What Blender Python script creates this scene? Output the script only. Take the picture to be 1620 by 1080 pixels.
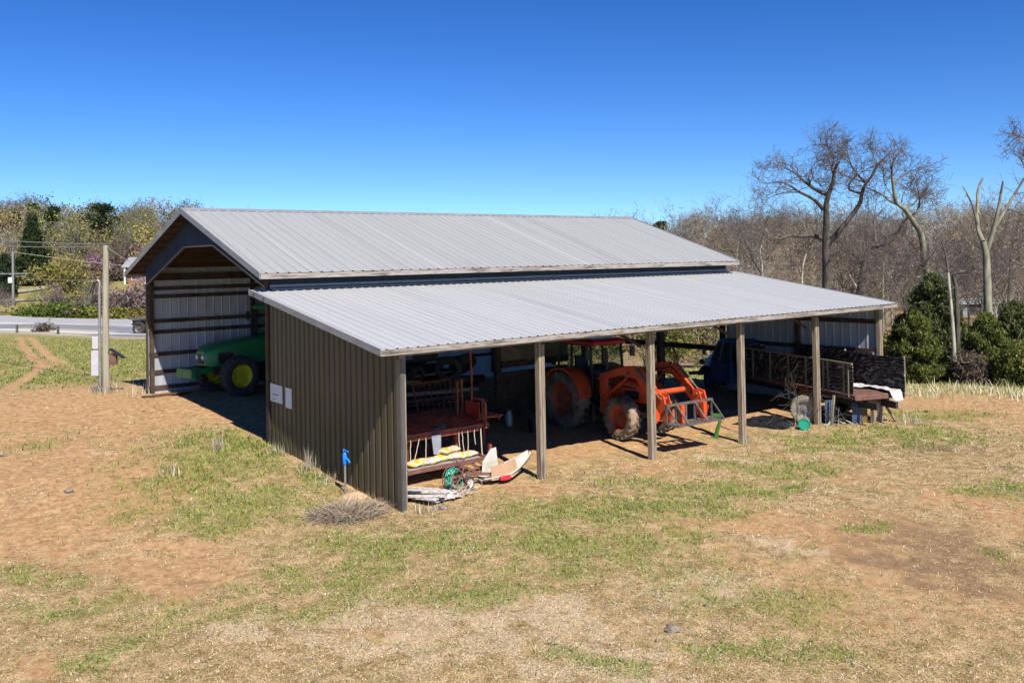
import bpy, bmesh, math, random
import numpy as np
from mathutils import Vector, Matrix
random.seed(7); rng = np.random.default_rng(11)
sc = bpy.context.scene
for o in list(bpy.data.objects): bpy.data.objects.remove(o)
# ------------------------------------------------------------------ camera
FPX, CX, CY, CZ = 1439.46, -9.7563, -15.6454, 5.0158
YAW, PITCH, ROLL, SHY = -0.681, 0.0193, -0.0182, 159.65
def _axes():
    cy, sy = math.cos(YAW), math.sin(YAW)
    F = np.array([-sy, cy, 0.]); R = np.array([cy, sy, 0.]); U = np.array([0, 0, 1.])
    c, s = math.cos(PITCH), math.sin(PITCH)
    F2 = F*c+U*s; U2 = U*c-F*s
    c, s = math.cos(ROLL), math.sin(ROLL)
    return F2, R*c+U2*s, U2*c-R*s
AF, AR, AU = _axes()
HF = np.array([-math.sin(YAW), math.cos(YAW)]); HR = np.array([math.cos(YAW), math.sin(YAW)])
camd = bpy.data.cameras.new('camera'); cam = bpy.data.objects.new('camera', camd)
sc.collection.objects.link(cam); sc.camera = cam
cam.matrix_world = Matrix(((AR[0], AU[0], -AF[0], CX), (AR[1], AU[1], -AF[1], CY), (AR[2], AU[2], -AF[2], CZ), (0, 0, 0, 1)))
camd.sensor_width = 36; camd.lens = FPX/1620*36; camd.shift_y = -SHY/1620
camd.clip_start = .1; camd.clip_end = 6000
# ------------------------------------------------------------------ sky and sun
SUN_EL = math.radians(48); SDX, SDY = .235, .972     # horizontal direction the light travels
w = bpy.data.worlds.new('World'); sc.world = w; w.use_nodes = True
nt = w.node_tree; nt.nodes.clear()
sky = nt.nodes.new('ShaderNodeTexSky'); sky.sky_type = 'NISHITA'; sky.sun_disc = False
sky.sun_elevation = SUN_EL
sun_az = math.atan2(-SDX, -SDY)                      # compass bearing of the sun from +Y
sky.sun_rotation = sun_az
sky.altitude = 300; sky.air_density = 1.0; sky.dust_density = 0; sky.ozone_density = 5.0
hs = nt.nodes.new('ShaderNodeHueSaturation'); hs.inputs['Saturation'].default_value = 1.14; hs.inputs['Value'].default_value = .66; hs.inputs['Hue'].default_value = .509
bg = nt.nodes.new('ShaderNodeBackground'); bg.inputs['Strength'].default_value = .07
wo = nt.nodes.new('ShaderNodeOutputWorld')
tcw = nt.nodes.new('ShaderNodeTexCoord'); vm = nt.nodes.new('ShaderNodeVectorMath'); vm.operation = 'ADD'; vm.inputs[1].default_value = (0, 0, .045)
nt.links.new(tcw.outputs['Generated'], vm.inputs[0]); nt.links.new(vm.outputs[0], sky.inputs[0])
gm = nt.nodes.new('ShaderNodeGamma'); gm.inputs[1].default_value = 1.4; nt.links.new(sky.outputs[0], gm.inputs[0]); nt.links.new(gm.outputs[0], hs.inputs['Color']); nt.links.new(hs.outputs[0], bg.inputs[0]); nt.links.new(bg.outputs[0], wo.inputs[0])
sl = bpy.data.lights.new('sun', 'SUN'); so = bpy.data.objects.new('sun', sl); sc.collection.objects.link(so)
sl.energy = 5.0; sl.angle = math.radians(.53); sl.color = (1, .95, .88)
ld = Vector((SDX*math.cos(SUN_EL), SDY*math.cos(SUN_EL), -math.sin(SUN_EL)))
so.rotation_euler = ld.to_track_quat('-Z', 'Y').to_euler()
sc.view_settings.view_transform = 'Standard'; sc.view_settings.look = 'None'
sc.view_settings.exposure = .68; sc.view_settings.gamma = 1
# ------------------------------------------------------------------ helpers
def ray(x, y): return AF+AR*(x-810)/FPX+AU*(540-SHY-y)/FPX
def at(x, y, axis, val):
    """a sight line of the photograph met with the plane axis = val"""
    d = ray(x, y); t = (val-(CX, CY, CZ)[axis])/d[axis]
    return np.array([CX, CY, CZ])+d*t
def far(x, y, t): return np.array([CX, CY, CZ])+ray(x, y)*t
def smooth(a, b, x):
    t = np.clip((np.asarray(x, float)-a)/(b-a), 0, 1); return t*t*(3-2*t)
def _h(ix, iy, s):
    n = (ix*374761393+iy*668265263+s*1442695041) & 0x7fffffff
    n = ((n ^ (n >> 13))*1274126177) & 0x7fffffff
    return ((n ^ (n >> 16)) & 0xffff)/65535.
def vnoise(x, y, s=0):
    x = np.asarray(x, float); y = np.asarray(y, float)
    ix = np.floor(x).astype(np.int64); iy = np.floor(y).astype(np.int64); fx = x-ix; fy = y-iy
    fx = fx*fx*(3-2*fx); fy = fy*fy*(3-2*fy)
    a = _h(ix, iy, s); b = _h(ix+1, iy, s); c = _h(ix, iy+1, s); d = _h(ix+1, iy+1, s)
    return (a*(1-fx)+b*fx)*(1-fy)+(c*(1-fx)+d*fx)*fy
def fbm(x, y, s=0, o=4):
    t = 0; a = .5
    for k in range(o):
        t = t+a*vnoise(x*2**k, y*2**k, s+k*17); a *= .5
    return t/(1-.5**o)
def ud(x, y):
    dx = np.asarray(x, float)-CX; dy = np.asarray(y, float)-CY
    return dx*HR[0]+dy*HR[1], dx*HF[0]+dy*HF[1]
def gz(x, y):
    """height of the ground"""
    x = np.asarray(x, float); y = np.asarray(y, float)
    a = np.interp(x, [-20, 1, 3.66, 7.32, 11, 14.64, 18.3, 26], [0, 0, .05, -.08, -.17, -.15, -.16, -.12])*smooth(-9, -1, y)
    b = np.interp(y, [-1, .2, 6.14, 16, 45, 70], [0, .0, .45, .69, .5, 0])
    c = np.interp(x, [-30, 2, 9, 30], [1, 1, .22, .15])
    z = a+b*c
    u, d = ud(x, y); r = np.hypot(u, d); q = u/np.maximum(d, 1e-3); q = np.where(d <= 0, np.sign(u)*9, q)
    hl = np.interp(r, [0, 92, 170, 240, 320, 600, 2500], [0, 0, 3, 10, 17, 22, 26])
    hr = np.interp(r, [0, 38, 55, 100, 170, 260, 400, 600, 2500], [0, 0, -1.3, -1.5, 1, 6.5, 12, 15, 20])
    k = smooth(-.32, .02, q)
    z = z+hl*(1-k)+hr*k
    z = z+(fbm(x*.35, y*.35, 3)-.5)*.10*smooth(2, 8, r)*smooth(70, 30, r)+(fbm(x*.02, y*.02, 5)-.5)*3*smooth(110, 220, r)
    return z
def G(x, y): return float(gz(x, y))
# materials ---------------------------------------------------------
def mat(name, cols, scale=3., rough=.7, metal=0., bump=0., stretch=(1, 1, 1), coord='Object', detail=6., pos=None, spec=.5, bscale=None):
    m = bpy.data.materials.new(name); m.use_nodes = True; t = m.node_tree; N = t.nodes; L = t.links
    b = N['Principled BSDF']; b.inputs['Roughness'].default_value = rough; b.inputs['Metallic'].default_value = metal
    b.inputs['Specular IOR Level'].default_value = spec
    tc = N.new('ShaderNodeTexCoord'); mp = N.new('ShaderNodeMapping'); mp.inputs['Scale'].default_value = stretch
    L.new(tc.outputs[coord], mp.inputs[0])
    n = N.new('ShaderNodeTexNoise'); n.inputs['Scale'].default_value = scale; n.inputs['Detail'].default_value = detail; n.inputs['Roughness'].default_value = .62
    L.new(mp.outputs[0], n.inputs['Vector'])
    r = N.new('ShaderNodeValToRGB'); e = r.color_ramp.elements
    k = len(cols); ps = pos or ([.5] if k == 1 else [.32+.36*i/(k-1) for i in range(k)])
    e[0].position = ps[0]; e[0].color = (*cols[0], 1)
    if k == 1: e.remove(e[1])
    else: e[1].position = ps[1]; e[1].color = (*cols[1], 1)
    for i in range(2, k):
        q = e.new(ps[i]); q.color = (*cols[i], 1)
    L.new(n.outputs[0], r.inputs[0]); L.new(r.outputs[0], b.inputs['Base Color'])
    if bump:
        bp = N.new('ShaderNodeBump'); bp.inputs['Strength'].default_value = bump; bp.inputs['Distance'].default_value = .02
        if bscale:
            n2 = N.new('ShaderNodeTexNoise'); n2.inputs['Scale'].default_value = bscale; n2.inputs['Detail'].default_value = 5
            L.new(mp.outputs[0], n2.inputs['Vector']); L.new(n2.outputs[0], bp.inputs['Height'])
        else: L.new(n.outputs[0], bp.inputs['Height'])
        L.new(bp.outputs[0], b.inputs['Normal'])
    return m
def glassmat():
    m = bpy.data.materials.new('cab_glass'); m.use_nodes = True; t = m.node_tree; N = t.nodes; L = t.links
    b = N['Principled BSDF']; b.inputs['Base Color'].default_value = (.02, .03, .035, 1); b.inputs['Roughness'].default_value = .08
    tr = N.new('ShaderNodeBsdfTransparent'); tr.inputs[0].default_value = (.93, .97, .95, 1)
    mx = N.new('ShaderNodeMixShader'); fr = N.new('ShaderNodeLayerWeight'); fr.inputs[0].default_value = .25
    ma = N.new('ShaderNodeMath'); ma.operation = 'ADD'; ma.inputs[1].default_value = .06
    mb = N.new('ShaderNodeMath'); mb.operation = 'MULTIPLY'; mb.inputs[1].default_value = .45; L.new(fr.outputs['Facing'], mb.inputs[0]); L.new(mb.outputs[0], ma.inputs[0]); L.new(ma.outputs[0], mx.inputs[0]); L.new(tr.outputs[0], mx.inputs[1]); L.new(b.outputs[0], mx.inputs[2])
    L.new(mx.outputs[0], N['Material Output'].inputs[0]); return m
def attrmat(name, rough=.8, trans=0.):
    """colour taken from a per-blade colour attribute"""
    m = bpy.data.materials.new(name); m.use_nodes = True; t = m.node_tree
    a = t.nodes.new('ShaderNodeAttribute'); a.attribute_name = 'tint'
    b = t.nodes['Principled BSDF']; b.inputs['Roughness'].default_value = rough; b.inputs['Specular IOR Level'].default_value = .2
    t.links.new(a.outputs['Color'], b.inputs['Base Color'])
    if trans:
        tl = t.nodes.new('ShaderNodeBsdfTranslucent'); mx = t.nodes.new('ShaderNodeMixShader'); mx.inputs[0].default_value = trans
        t.links.new(a.outputs['Color'], tl.inputs[0]); t.links.new(b.outputs[0], mx.inputs[1]); t.links.new(tl.outputs[0], mx.inputs[2])
        t.links.new(mx.outputs[0], t.nodes['Material Output'].inputs[0])
    return m
M = {}
def streaky(name, cols, z=.08, scale=14, rough=.85, bump=.35, **k): return mat(name, cols, scale, rough, 0, bump, (1, 1, z), **k)
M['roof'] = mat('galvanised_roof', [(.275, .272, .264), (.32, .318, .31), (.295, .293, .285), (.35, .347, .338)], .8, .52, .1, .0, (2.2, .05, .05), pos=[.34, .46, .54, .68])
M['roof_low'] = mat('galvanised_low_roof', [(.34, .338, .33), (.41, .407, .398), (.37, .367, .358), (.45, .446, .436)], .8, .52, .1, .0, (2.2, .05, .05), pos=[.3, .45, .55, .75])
M['brown'] = mat('brown_steel', [(.046, .036, .019), (.060, .047, .026), (.074, .058, .034)], 1.2, .45, .1, .04, (1, 1, .5))
M['skytint'] = mat('sky_tinted_slate_blue', [(.026, .040, .068), (.036, .052, .085)], 1.2, .75, 0, spec=.15)  # slate blue with the sky's reflection painted into the steel colour
M['trim'] = mat('brown_trim', [(.09, .085, .08), (.14, .13, .12)], 2, .4, .3)
M['liner'] = mat('panel_inside', [(.30, .32, .35), (.38, .40, .43), (.27, .28, .30)], 1.4, .5, .1, .05, (1, 1, .35))
M['raketrim'] = mat('rake_trim', [(.20, .21, .215), (.29, .295, .30)], 1.5, .5, .2)
M['rim'] = mat('dirty_shaded_rim', [(.26, .05, .018), (.38, .075, .025), (.20, .07, .04)], 4, .6, 0, .1)  # dirty orange, darkened below the body paint to put the rims' shade in
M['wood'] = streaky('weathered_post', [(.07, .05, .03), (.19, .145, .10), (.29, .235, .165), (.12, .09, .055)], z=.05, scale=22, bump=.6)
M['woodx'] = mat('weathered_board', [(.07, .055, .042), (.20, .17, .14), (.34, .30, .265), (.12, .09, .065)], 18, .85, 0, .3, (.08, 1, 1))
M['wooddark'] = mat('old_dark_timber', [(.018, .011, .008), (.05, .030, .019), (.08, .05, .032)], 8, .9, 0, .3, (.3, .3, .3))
M['purlin'] = mat('purlin_wood', [(.045, .02, .013), (.10, .05, .032)], 6, .85, 0, .2, (.15, 1, 1))
M['ply'] = mat('plywood', [(.10, .07, .045), (.16, .115, .075), (.12, .085, .055)], 2.5, .85, 0, .1, (.4, 1, 1))
def plybed():
    m = mat('black_weathered_plywood', [(.012, .011, .011)], 2, .8); t = m.node_tree; N = t.nodes; L = t.links
    tc = N.new('ShaderNodeTexCoord'); mp = N.new('ShaderNodeMapping'); mp.inputs['Scale'].default_value = (1.1, 1, 2.1); L.new(tc.outputs['Object'], mp.inputs[0])
    wv = N.new('ShaderNodeTexWave'); wv.wave_type = 'RINGS'; wv.rings_direction = 'Y'; wv.inputs['Scale'].default_value = 1.5; wv.inputs['Distortion'].default_value = 14; wv.inputs['Detail'].default_value = 5; wv.inputs['Detail Scale'].default_value = 1.1
    L.new(mp.outputs[0], wv.inputs[0])
    r = N.new('ShaderNodeValToRGB'); e = r.color_ramp.elements; e[0].position = .55; e[0].color = (.014, .012, .012, 1); e[1].position = .97; e[1].color = (.20, .175, .165, 1)
    L.new(wv.outputs['Fac'], r.inputs[0])
    nz = N.new('ShaderNodeTexNoise'); nz.inputs['Scale'].default_value = 5; nz.inputs['Detail'].default_value = 6; L.new(tc.outputs['Object'], nz.inputs[0])
    rr = N.new('ShaderNodeValToRGB'); rr.color_ramp.elements[0].position = .38; rr.color_ramp.elements[0].color = (.1, .1, .1, 1); rr.color_ramp.elements[1].position = .66; rr.color_ramp.elements[1].color = (1.5, 1.45, 1.4, 1); L.new(nz.outputs[0], rr.inputs[0])
    mu = N.new('ShaderNodeMix'); mu.data_type = 'RGBA'; mu.blend_type = 'MULTIPLY'; mu.inputs[0].default_value = 1; L.new(r.outputs[0], mu.inputs[6]); L.new(rr.outputs[0], mu.inputs[7]); L.new(mu.outputs[2], N['Principled BSDF'].inputs['Base Color'])
    bp = N.new('ShaderNodeBump'); bp.inputs['Strength'].default_value = .6; bp.inputs['Distance'].default_value = .01; L.new(wv.outputs['Fac'], bp.inputs['Height']); L.new(bp.outputs[0], N['Principled BSDF'].inputs['Normal'])
    return m
M['plybed'] = plybed()
M['orange'] = mat('orange_paint', [(.30, .06, .025), (.52, .068, .014), (.58, .08, .016), (.40, .055, .016)], 3.2, .42, 0, .03, pos=[.3, .45, .6, .8])
M['redroof'] = mat('red_cab_roof', [(.34, .012, .01), (.42, .02, .014)], 2, .4)
M['rust'] = mat('rusty_red_steel', [(.13, .03, .016), (.27, .055, .025), (.33, .10, .05)], 5, .7, .1, .15)
M['rustdeck'] = mat('rusty_bed_floor', [(.06, .035, .028), (.17, .075, .05), (.13, .10, .09)], 6, .75, .1, .2)
M['rustpink'] = mat('pink_rust_steel', [(.13, .05, .035), (.22, .10, .07)], 6, .8, .1, .15)
M['green'] = mat('green_paint', [(.010, .13, .04), (.015, .18, .055)], 2, .3, 0, .0)
M['yellow'] = mat('yellow_paint', [(.50, .42, .01), (.62, .52, .02), (.35, .28, .02)], 4, .4)
M['black'] = mat('black_plastic', [(.012, .012, .013), (.022, .022, .022)], 4, .5)
M['iron'] = mat('dark_cast_iron', [(.03, .03, .032), (.06, .055, .05)], 6, .55, .3, .1)
M['steel'] = mat('worn_steel', [(.08, .07, .06), (.20, .175, .15), (.14, .09, .06)], 7, .5, .5, .1)
M['tyre'] = mat('rubber', [(.018, .018, .018), (.035, .033, .03), (.06, .05, .04)], 3, .85, 0, .15)
M['muddy'] = mat('muddy_rubber', [(.03, .027, .025), (.15, .11, .075), (.30, .22, .15)], 2.2, .9, 0, .4)
M['blue'] = mat('faded_blue_paint', [(.010, .035, .12), (.015, .05, .17), (.03, .06, .13)], 2.5, .45, 0, .03)
M['bluebright'] = mat('bright_blue_casting', [(.01, .15, .62), (.02, .20, .72)], 6, .35)
M['ochre'] = mat('faded_ochre_steel', [(.10, .065, .015), (.20, .13, .03), (.14, .09, .03)], 4, .6)
M['bluescrap'] = mat('weathered_blue_steel', [(.03, .05, .09), (.06, .085, .14), (.08, .09, .10)], 5, .5)
M['white'] = mat('white_paper', [(.60, .60, .60), (.68, .68, .68)], 3, .8)
M['ink'] = mat('dark_ink', [(.05, .05, .06)], 3, .8)
M['cream'] = mat('yellowed_white_plastic', [(.36, .33, .26), (.50, .47, .40), (.58, .56, .50)], 3, .5, 0, .05)
M['card'] = mat('cardboard', [(.30, .18, .10), (.38, .24, .14)], 4, .9)
M['sack'] = mat('feed_sack', [(.62, .36, .015), (.58, .56, .50), (.60, .32, .01), (.55, .52, .46), (.08, .06, .04)], 3.4, .5, 0, .3, pos=[.40, .47, .53, .62, .72], detail=2)
M['hose'] = mat('teal_hose', [(.01, .25, .17), (.02, .34, .24)], 5, .4)
M['rope'] = mat('pale_rope', [(.45, .38, .30), (.62, .55, .45)], 20, .9)
M['tarpblack'] = mat('black_plastic_sheet', [(.010, .011, .013), (.02, .022, .026)], 3, .22, 0, .25)
M['tarpwhite'] = mat('white_sheet', [(.36, .27, .24), (.50, .48, .48), (.55, .54, .55)], 5, .6, 0, .3)
M['tarpgrey'] = mat('grey_sheet', [(.16, .17, .19), (.27, .28, .31)], 4, .6, 0, .3)
M['bucketgreen'] = mat('teal_bucket', [(.01, .26, .16), (.02, .34, .21)], 4, .4)
M['jackgreen'] = mat('green_jack_paint', [(.03, .12, .02), (.06, .18, .03)], 5, .5)
M['red'] = mat('red_plastic', [(.5, .01, .02), (.6, .03, .05)], 4, .4)
M['galv'] = mat('zinc_pipe', [(.26, .25, .23), (.36, .345, .31)], 7, .45, .5)
M['pole'] = streaky('pine_pole', [(.16, .135, .09), (.27, .245, .17), (.34, .31, .23), (.21, .185, .125)], z=.06, scale=10)
M['plank'] = mat('peeling_white_planks', [(.12, .09, .07), (.42, .38, .34), (.56, .53, .49), (.25, .19, .14)], 5, .85, 0, .4, (1, 1, 1))
M['glass'] = glassmat()
M['stone'] = mat('field_stone', [(.12, .09, .07), (.26, .21, .16)], 8, .95, 0, .5)
M['roofdark'] = mat('dark_roof_underside', [(.020, .013, .010), (.045, .028, .020)], 3, .95)  # even dark brown for the sheets below the roofs
M['rustorange'] = mat('rust_stain', [(.30, .20, .14), (.34, .15, .06), (.22, .09, .04)], 14, .9)
M['galvbox'] = mat('pale_metal_box', [(.40, .40, .41), (.48, .48, .49)], 3, .5)
M['palerubber'] = mat('pale_muddy_rubber', [(.14, .12, .08), (.30, .26, .18), (.22, .18, .12)], 3, .9, 0, .4)
M['clay'] = mat('pale_clay', [(.34, .22, .12), (.50, .36, .22)], 6, .95, 0, .5)
M['darkglass'] = mat('dark_window', [(.02, .025, .03), (.04, .045, .05)], 3, .1)
M['brick'] = mat('house_brick', [(.20, .09, .06), (.28, .14, .10)], 9, .9)
M['shingle'] = mat('house_shingle', [(.20, .19, .19), (.28, .27, .27)], 6, .9)
M['bark'] = mat('oak_bark', [(.035, .028, .022), (.08, .066, .05), (.14, .12, .09)], 6, .9, 0, .5, (1, 1, .3))
M['barkgreen'] = mat('lichen_bark', [(.10, .09, .065), (.21, .20, .13), (.30, .28, .19)], 4, .9, 0, .4, (1, 1, .4))
M['barkpale'] = mat('bare_pale_wood', [(.22, .20, .16), (.42, .39, .31), (.52, .48, .38)], 5, .9, 0, .4, (1, 1, .3))
M['twig'] = mat('fine_twigs', [(.085, .068, .056), (.15, .12, .10)], 1.5, .9)
M['twigred'] = mat('budding_twigs', [(.12, .065, .05), (.2, .12, .09)], 1.5, .9)
# mesh builder -------------------------------------------------------
class MB:
    def __init__(s): s.v = []; s.f = []
    def add(s, vs, fs):
        b = len(s.v); s.v += [tuple(map(float, q)) for q in vs]; s.f += [tuple(b+i for i in f) for f in fs]; return s
    def box(s, c, d, R=None):
        x, y, z = [q/2 for q in d]; vs = [Vector((a*x, b*y, e*z)) for a in (-1, 1) for b in (-1, 1) for e in (-1, 1)]
        if R is not None: vs = [R @ v for v in vs]
        return s.add([(v.x+c[0], v.y+c[1], v.z+c[2]) for v in vs], [(0, 1, 3, 2), (4, 6, 7, 5), (0, 4, 5, 1), (2, 3, 7, 6), (0, 2, 6, 4), (1, 5, 7, 3)])
    def bar(s, p, q, w, h, up=(0, 0, 1)):
        p = Vector(p); q = Vector(q); d = (q-p); L = d.length; d.normalize(); up = Vector(up)
        if abs(d.dot(up)) > .99: up = Vector((1, 0, 0))
        a = d.cross(up).normalized(); b = a.cross(d)
        vs = [e+a*(i*w/2)+b*(j*h/2) for e in (p, q) for i in (-1, 1) for j in (-1, 1)]
        return s.add(vs, [(0, 1, 3, 2), (4, 6, 7, 5), (0, 4, 5, 1), (2, 3, 7, 6), (0, 2, 6, 4), (1, 5, 7, 3)])
    def tube(s, pts, r, n=8, caps=True):
        pts = [Vector(p) for p in pts]; rs = r if isinstance(r, (list, tuple)) else [r]*len(pts)
        a = None; rings = []; vs = []
        for i, p in enumerate(pts):
            d = (pts[min(i+1, len(pts)-1)]-pts[max(i-1, 0)]).normalized()
            if a is None: a = d.orthogonal().normalized()
            a = (a-d*a.dot(d))
            a = a.normalized() if a.length > 1e-6 else d.orthogonal().normalized()
            b = d.cross(a)
            vs += [p+(a*math.cos(2*math.pi*k/n)+b*math.sin(2*math.pi*k/n))*rs[i] for k in range(n)]
        fs = [(i*n+k, i*n+(k+1) % n, (i+1)*n+(k+1) % n, (i+1)*n+k) for i in range(len(pts)-1) for k in range(n)]
        if caps: fs += [tuple(range(n-1, -1, -1)), tuple((len(pts)-1)*n+k for k in range(n))]
        return s.add(vs, fs)
    def lathe(s, prof, c, ax=(0, 1, 0), n=32):
        ax = Vector(ax).normalized(); a = ax.orthogonal().normalized(); b = ax.cross(a); c = Vector(c)
        vs = [c+ax*h+(a*math.cos(2*math.pi*k/n)+b*math.sin(2*math.pi*k/n))*r for r, h in prof for k in range(n)]
        m = len(prof); return s.add(vs, [(i*n+k, i*n+(k+1) % n, (i+1)*n+(k+1) % n, (i+1)*n+k) for i in range(m-1) for k in range(n)])
    def prism(s, poly, ext):
        n = len(poly); e = Vector(ext); P = [Vector(p) for p in poly]
        return s.add(P+[p+e for p in P], [tuple(range(n-1, -1, -1)), tuple(range(n, 2*n))]+[(i, (i+1) % n, n+(i+1) % n, n+i) for i in range(n)])
    def loft(s, secs, close=True):
        """rings of equal length joined in order, ends capped"""
        n = len(secs[0]); vs = [p for q in secs for p in q]; m = len(secs)
        fs = [(i*n+k, i*n+(k+1) % n, (i+1)*n+(k+1) % n, (i+1)*n+k) for i in range(m-1) for k in range(n)]
        if close: fs += [tuple(range(n-1, -1, -1)), tuple((m-1)*n+k for k in range(n))]
        return s.add(vs, fs)
    def ribs(s, A, B, C, D, pitch=.23, h=.02, wf=.18, nr=None, off=0., minor=True):
        """ribbed steel sheet: A->B one edge, D->C the other, ribs run A->D"""
        A, B, C, D = [Vector(q) for q in (A, B, C, D)]; N = (B-A).cross(D-A).normalized(); L = (B-A).length
        k = nr or max(1, round(L/pitch)); us = []; hs_ = []
        for i in range(k):
            for t, g in ((0, 0), (.5-wf/2-.05, 0), (.5-wf/2, 1), (.5+wf/2, 1), (.5+wf/2+.05, 0)): us.append((i+t)/k); hs_.append(g*h)
        us.append(1); hs_.append(0)
        vs = [A.lerp(B, u)+N*(g+off) for u, g in zip(us, hs_)]+[D.lerp(C, u)+N*(g+off) for u, g in zip(us, hs_)]
        m = len(us); return s.add(vs, [(i, i+1, m+i+1, m+i) for i in range(m-1)])
    def build(s, name, m, parent=None, sm=False, bevel=0, solid=0):
        me = bpy.data.meshes.new(name); me.from_pydata(s.v, [], s.f); me.update()
        bm = bmesh.new(); bm.from_mesh(me)
        if not solid: bmesh.ops.recalc_face_normals(bm, faces=bm.faces)
        bm.to_mesh(me); bm.free()
        if sm:
            me.polygons.foreach_set('use_smooth', [True]*len(me.polygons))
        o = bpy.data.objects.new(name, me); sc.collection.objects.link(o)
        me.materials.append(M[m] if isinstance(m, str) else m)
        if solid:
            k = o.modifiers.new('s', 'SOLIDIFY'); k.thickness = solid; k.offset = -1
        if bevel:
            k = o.modifiers.new('b', 'BEVEL'); k.width = bevel; k.segments = 2; k.limit_method = 'ANGLE'
        if sm and not bevel:
            me.set_sharp_from_angle(angle=math.radians(38))
        o.parent = parent; return o
def thing(name, label, cat, loc=(0, 0, 0), rz=0., group=None):
    o = bpy.data.objects.new(name, None); sc.collection.objects.link(o); o.empty_display_size = .2
    o.location = loc; o.rotation_euler = (0, 0, rz); o['label'] = label; o['category'] = cat
    if group: o['group'] = group
    return o
def tag(o, label, cat, group=None):
    o['label'] = label; o['category'] = cat
    if group: o['group'] = group
    return o
def npmesh(name, V, Fq, m, tint=None, parent=None):
    """big mesh from arrays; Fq (n,k) with k = 3 or 4"""
    me = bpy.data.meshes.new(name); V = np.asarray(V, np.float32); Fq = np.asarray(Fq, np.int32); n, k = Fq.shape
    me.vertices.add(len(V)); me.vertices.foreach_set('co', V.ravel())
    me.loops.add(n*k); me.loops.foreach_set('vertex_index', Fq.ravel())
    me.polygons.add(n); me.polygons.foreach_set('loop_start', np.arange(0, n*k, k, dtype=np.int32))
    me.update(calc_edges=True)
    if tint is not None:
        a = me.color_attributes.new('tint', 'FLOAT_COLOR', 'POINT'); c = np.ones((len(V), 4), np.float32); c[:, :tint.shape[1]] = tint; a.data.foreach_set('color', c.ravel())
    me.materials.append(M[m] if isinstance(m, str) else m)
    o = bpy.data.objects.new(name, me); sc.collection.objects.link(o); o.parent = parent; return o
# ------------------------------------------------------------------ ground
def px_patch(px, py, rx, ry, kind, st):
    p = at(px, py, 2, 0.); u, d = ud(p[0], p[1]); u = float(u); d = float(d)
    return (u, d, rx*d/FPX, ry*d*d/(CZ*FPX), kind, st)
PATCH = [px_patch(*a) for a in [
 (370, 745, 120, 55, 0, 1.), (450, 700, 70, 25, 0, .9), (390, 805, 120, 35, 0, .75), (500, 765, 45, 30, 0, .8), (600, 860, 130, 30, 0, .75), (720, 940, 190, 22, 0, .55), (560, 905, 120, 20, 0, .7), (950, 860, 200, 20, 0, .8), (480, 960, 120, 22, 0, .5), (1150, 1010, 160, 22, 0, .5), (700, 1030, 120, 14, 0, .4), (100, 960, 120, 20, 0, .5), (60, 740, 60, 20, 0, .35),
 (330, 950, 110, 25, 0, .45), (700, 850, 110, 28, 0, .75), (820, 800, 60, 14, 0, .7), (1000, 810, 170, 28, 0, .8), (1130, 780, 90, 20, 0, .9),
 (1210, 730, 120, 20, 0, .6), (1330, 690, 110, 16, 0, .65), (1440, 680, 120, 22, 0, .6), (1580, 772, 60, 18, 0, 1.), (900, 880, 190, 30, 0, .5),
 (160, 600, 110, 32, 0, 1.), (20, 570, 50, 30, 0, 1.), (120, 560, 110, 12, 0, .55), (1520, 602, 130, 7, 0, .8), (935, 1052, 45, 12, 0, .9), (1490, 650, 90, 12, 0, .6),
 (1200, 960, 170, 50, 0, .42), (200, 1010, 120, 45, 0, .42), (1350, 832, 40, 8, 0, .8), (620, 930, 160, 35, 0, .45), (1010, 762, 50, 12, 0, .6), (1260, 775, 40, 12, 0, .7),
 (20, 930, 50, 20, 0, .6), (1080, 900, 120, 30, 0, .35), (1600, 880, 40, 20, 0, .4), (1080, 840, 60, 10, 0, .7), (760, 900, 60, 15, 0, .6), (1300, 1040, 90, 30, 0, .4),
 (110, 680, 230, 45, 1, 1.5), (70, 770, 130, 50, 1, 1.2), (190, 800, 95, 55, 1, 1.5), (20, 850, 90, 40, 1, .9), (260, 900, 120, 40, 1, 1.1), (140, 870, 60, 30, 1, .8), (1180, 830, 170, 22, 1, 1.), (1560, 800, 80, 40, 1, .7), (310, 672, 90, 22, 1, .9), (60, 645, 45, 22, 1, .6), (1560, 640, 140, 26, 1, 1.1),
 (1210, 830, 130, 25, 1, .75), (1060, 735, 110, 16, 1, .7), (1010, 700, 110, 14, 1, .9), (780, 775, 90, 14, 1, .8), (1440, 880, 200, 75, 1, .85), (1250, 900, 120, 40, 1, .5), (1330, 960, 140, 40, 1, .5), (620, 1010, 120, 25, 1, .4), (850, 960, 120, 20, 1, .4), (1250, 715, 50, 12, 1, .5),
 (380, 838, 30, 8, 1, 1.), (290, 868, 40, 10, 1, .7), (30, 1060, 60, 20, 1, .8), (1350, 745, 130, 14, 1, .5), (1130, 940, 60, 20, 1, .5), (980, 1000, 120, 30, 1, .5), (430, 1040, 60, 25, 1, .4),
 (1480, 702, 130, 9, 2, .8), (1500, 880, 140, 50, 2, .75), (1300, 870, 100, 20, 2, .35), (960, 940, 140, 18, 2, .3), (100, 900, 90, 20, 2, .3), (1380, 840, 140, 30, 2, .35), (280, 905, 60, 8, 2, .3), (640, 822, 60, 8, 2, .3), (1600, 740, 60, 10, 2, .4),
 (760, 1000, 300, 55, 3, .8), (1150, 719, 38, 6, 3, 1.4), (1250, 862, 50, 9, 3, 1.), (430, 990, 110, 35, 3, .6), (690, 1000, 60, 12, 3, 1.), (1100, 930, 120, 30, 3, .5), (610, 960, 60, 20, 3, .7), (1240, 800, 60, 12, 3, .4), (160, 745, 70, 12, 3, .3), (940, 1040, 160, 40, 3, .7)]]
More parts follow.
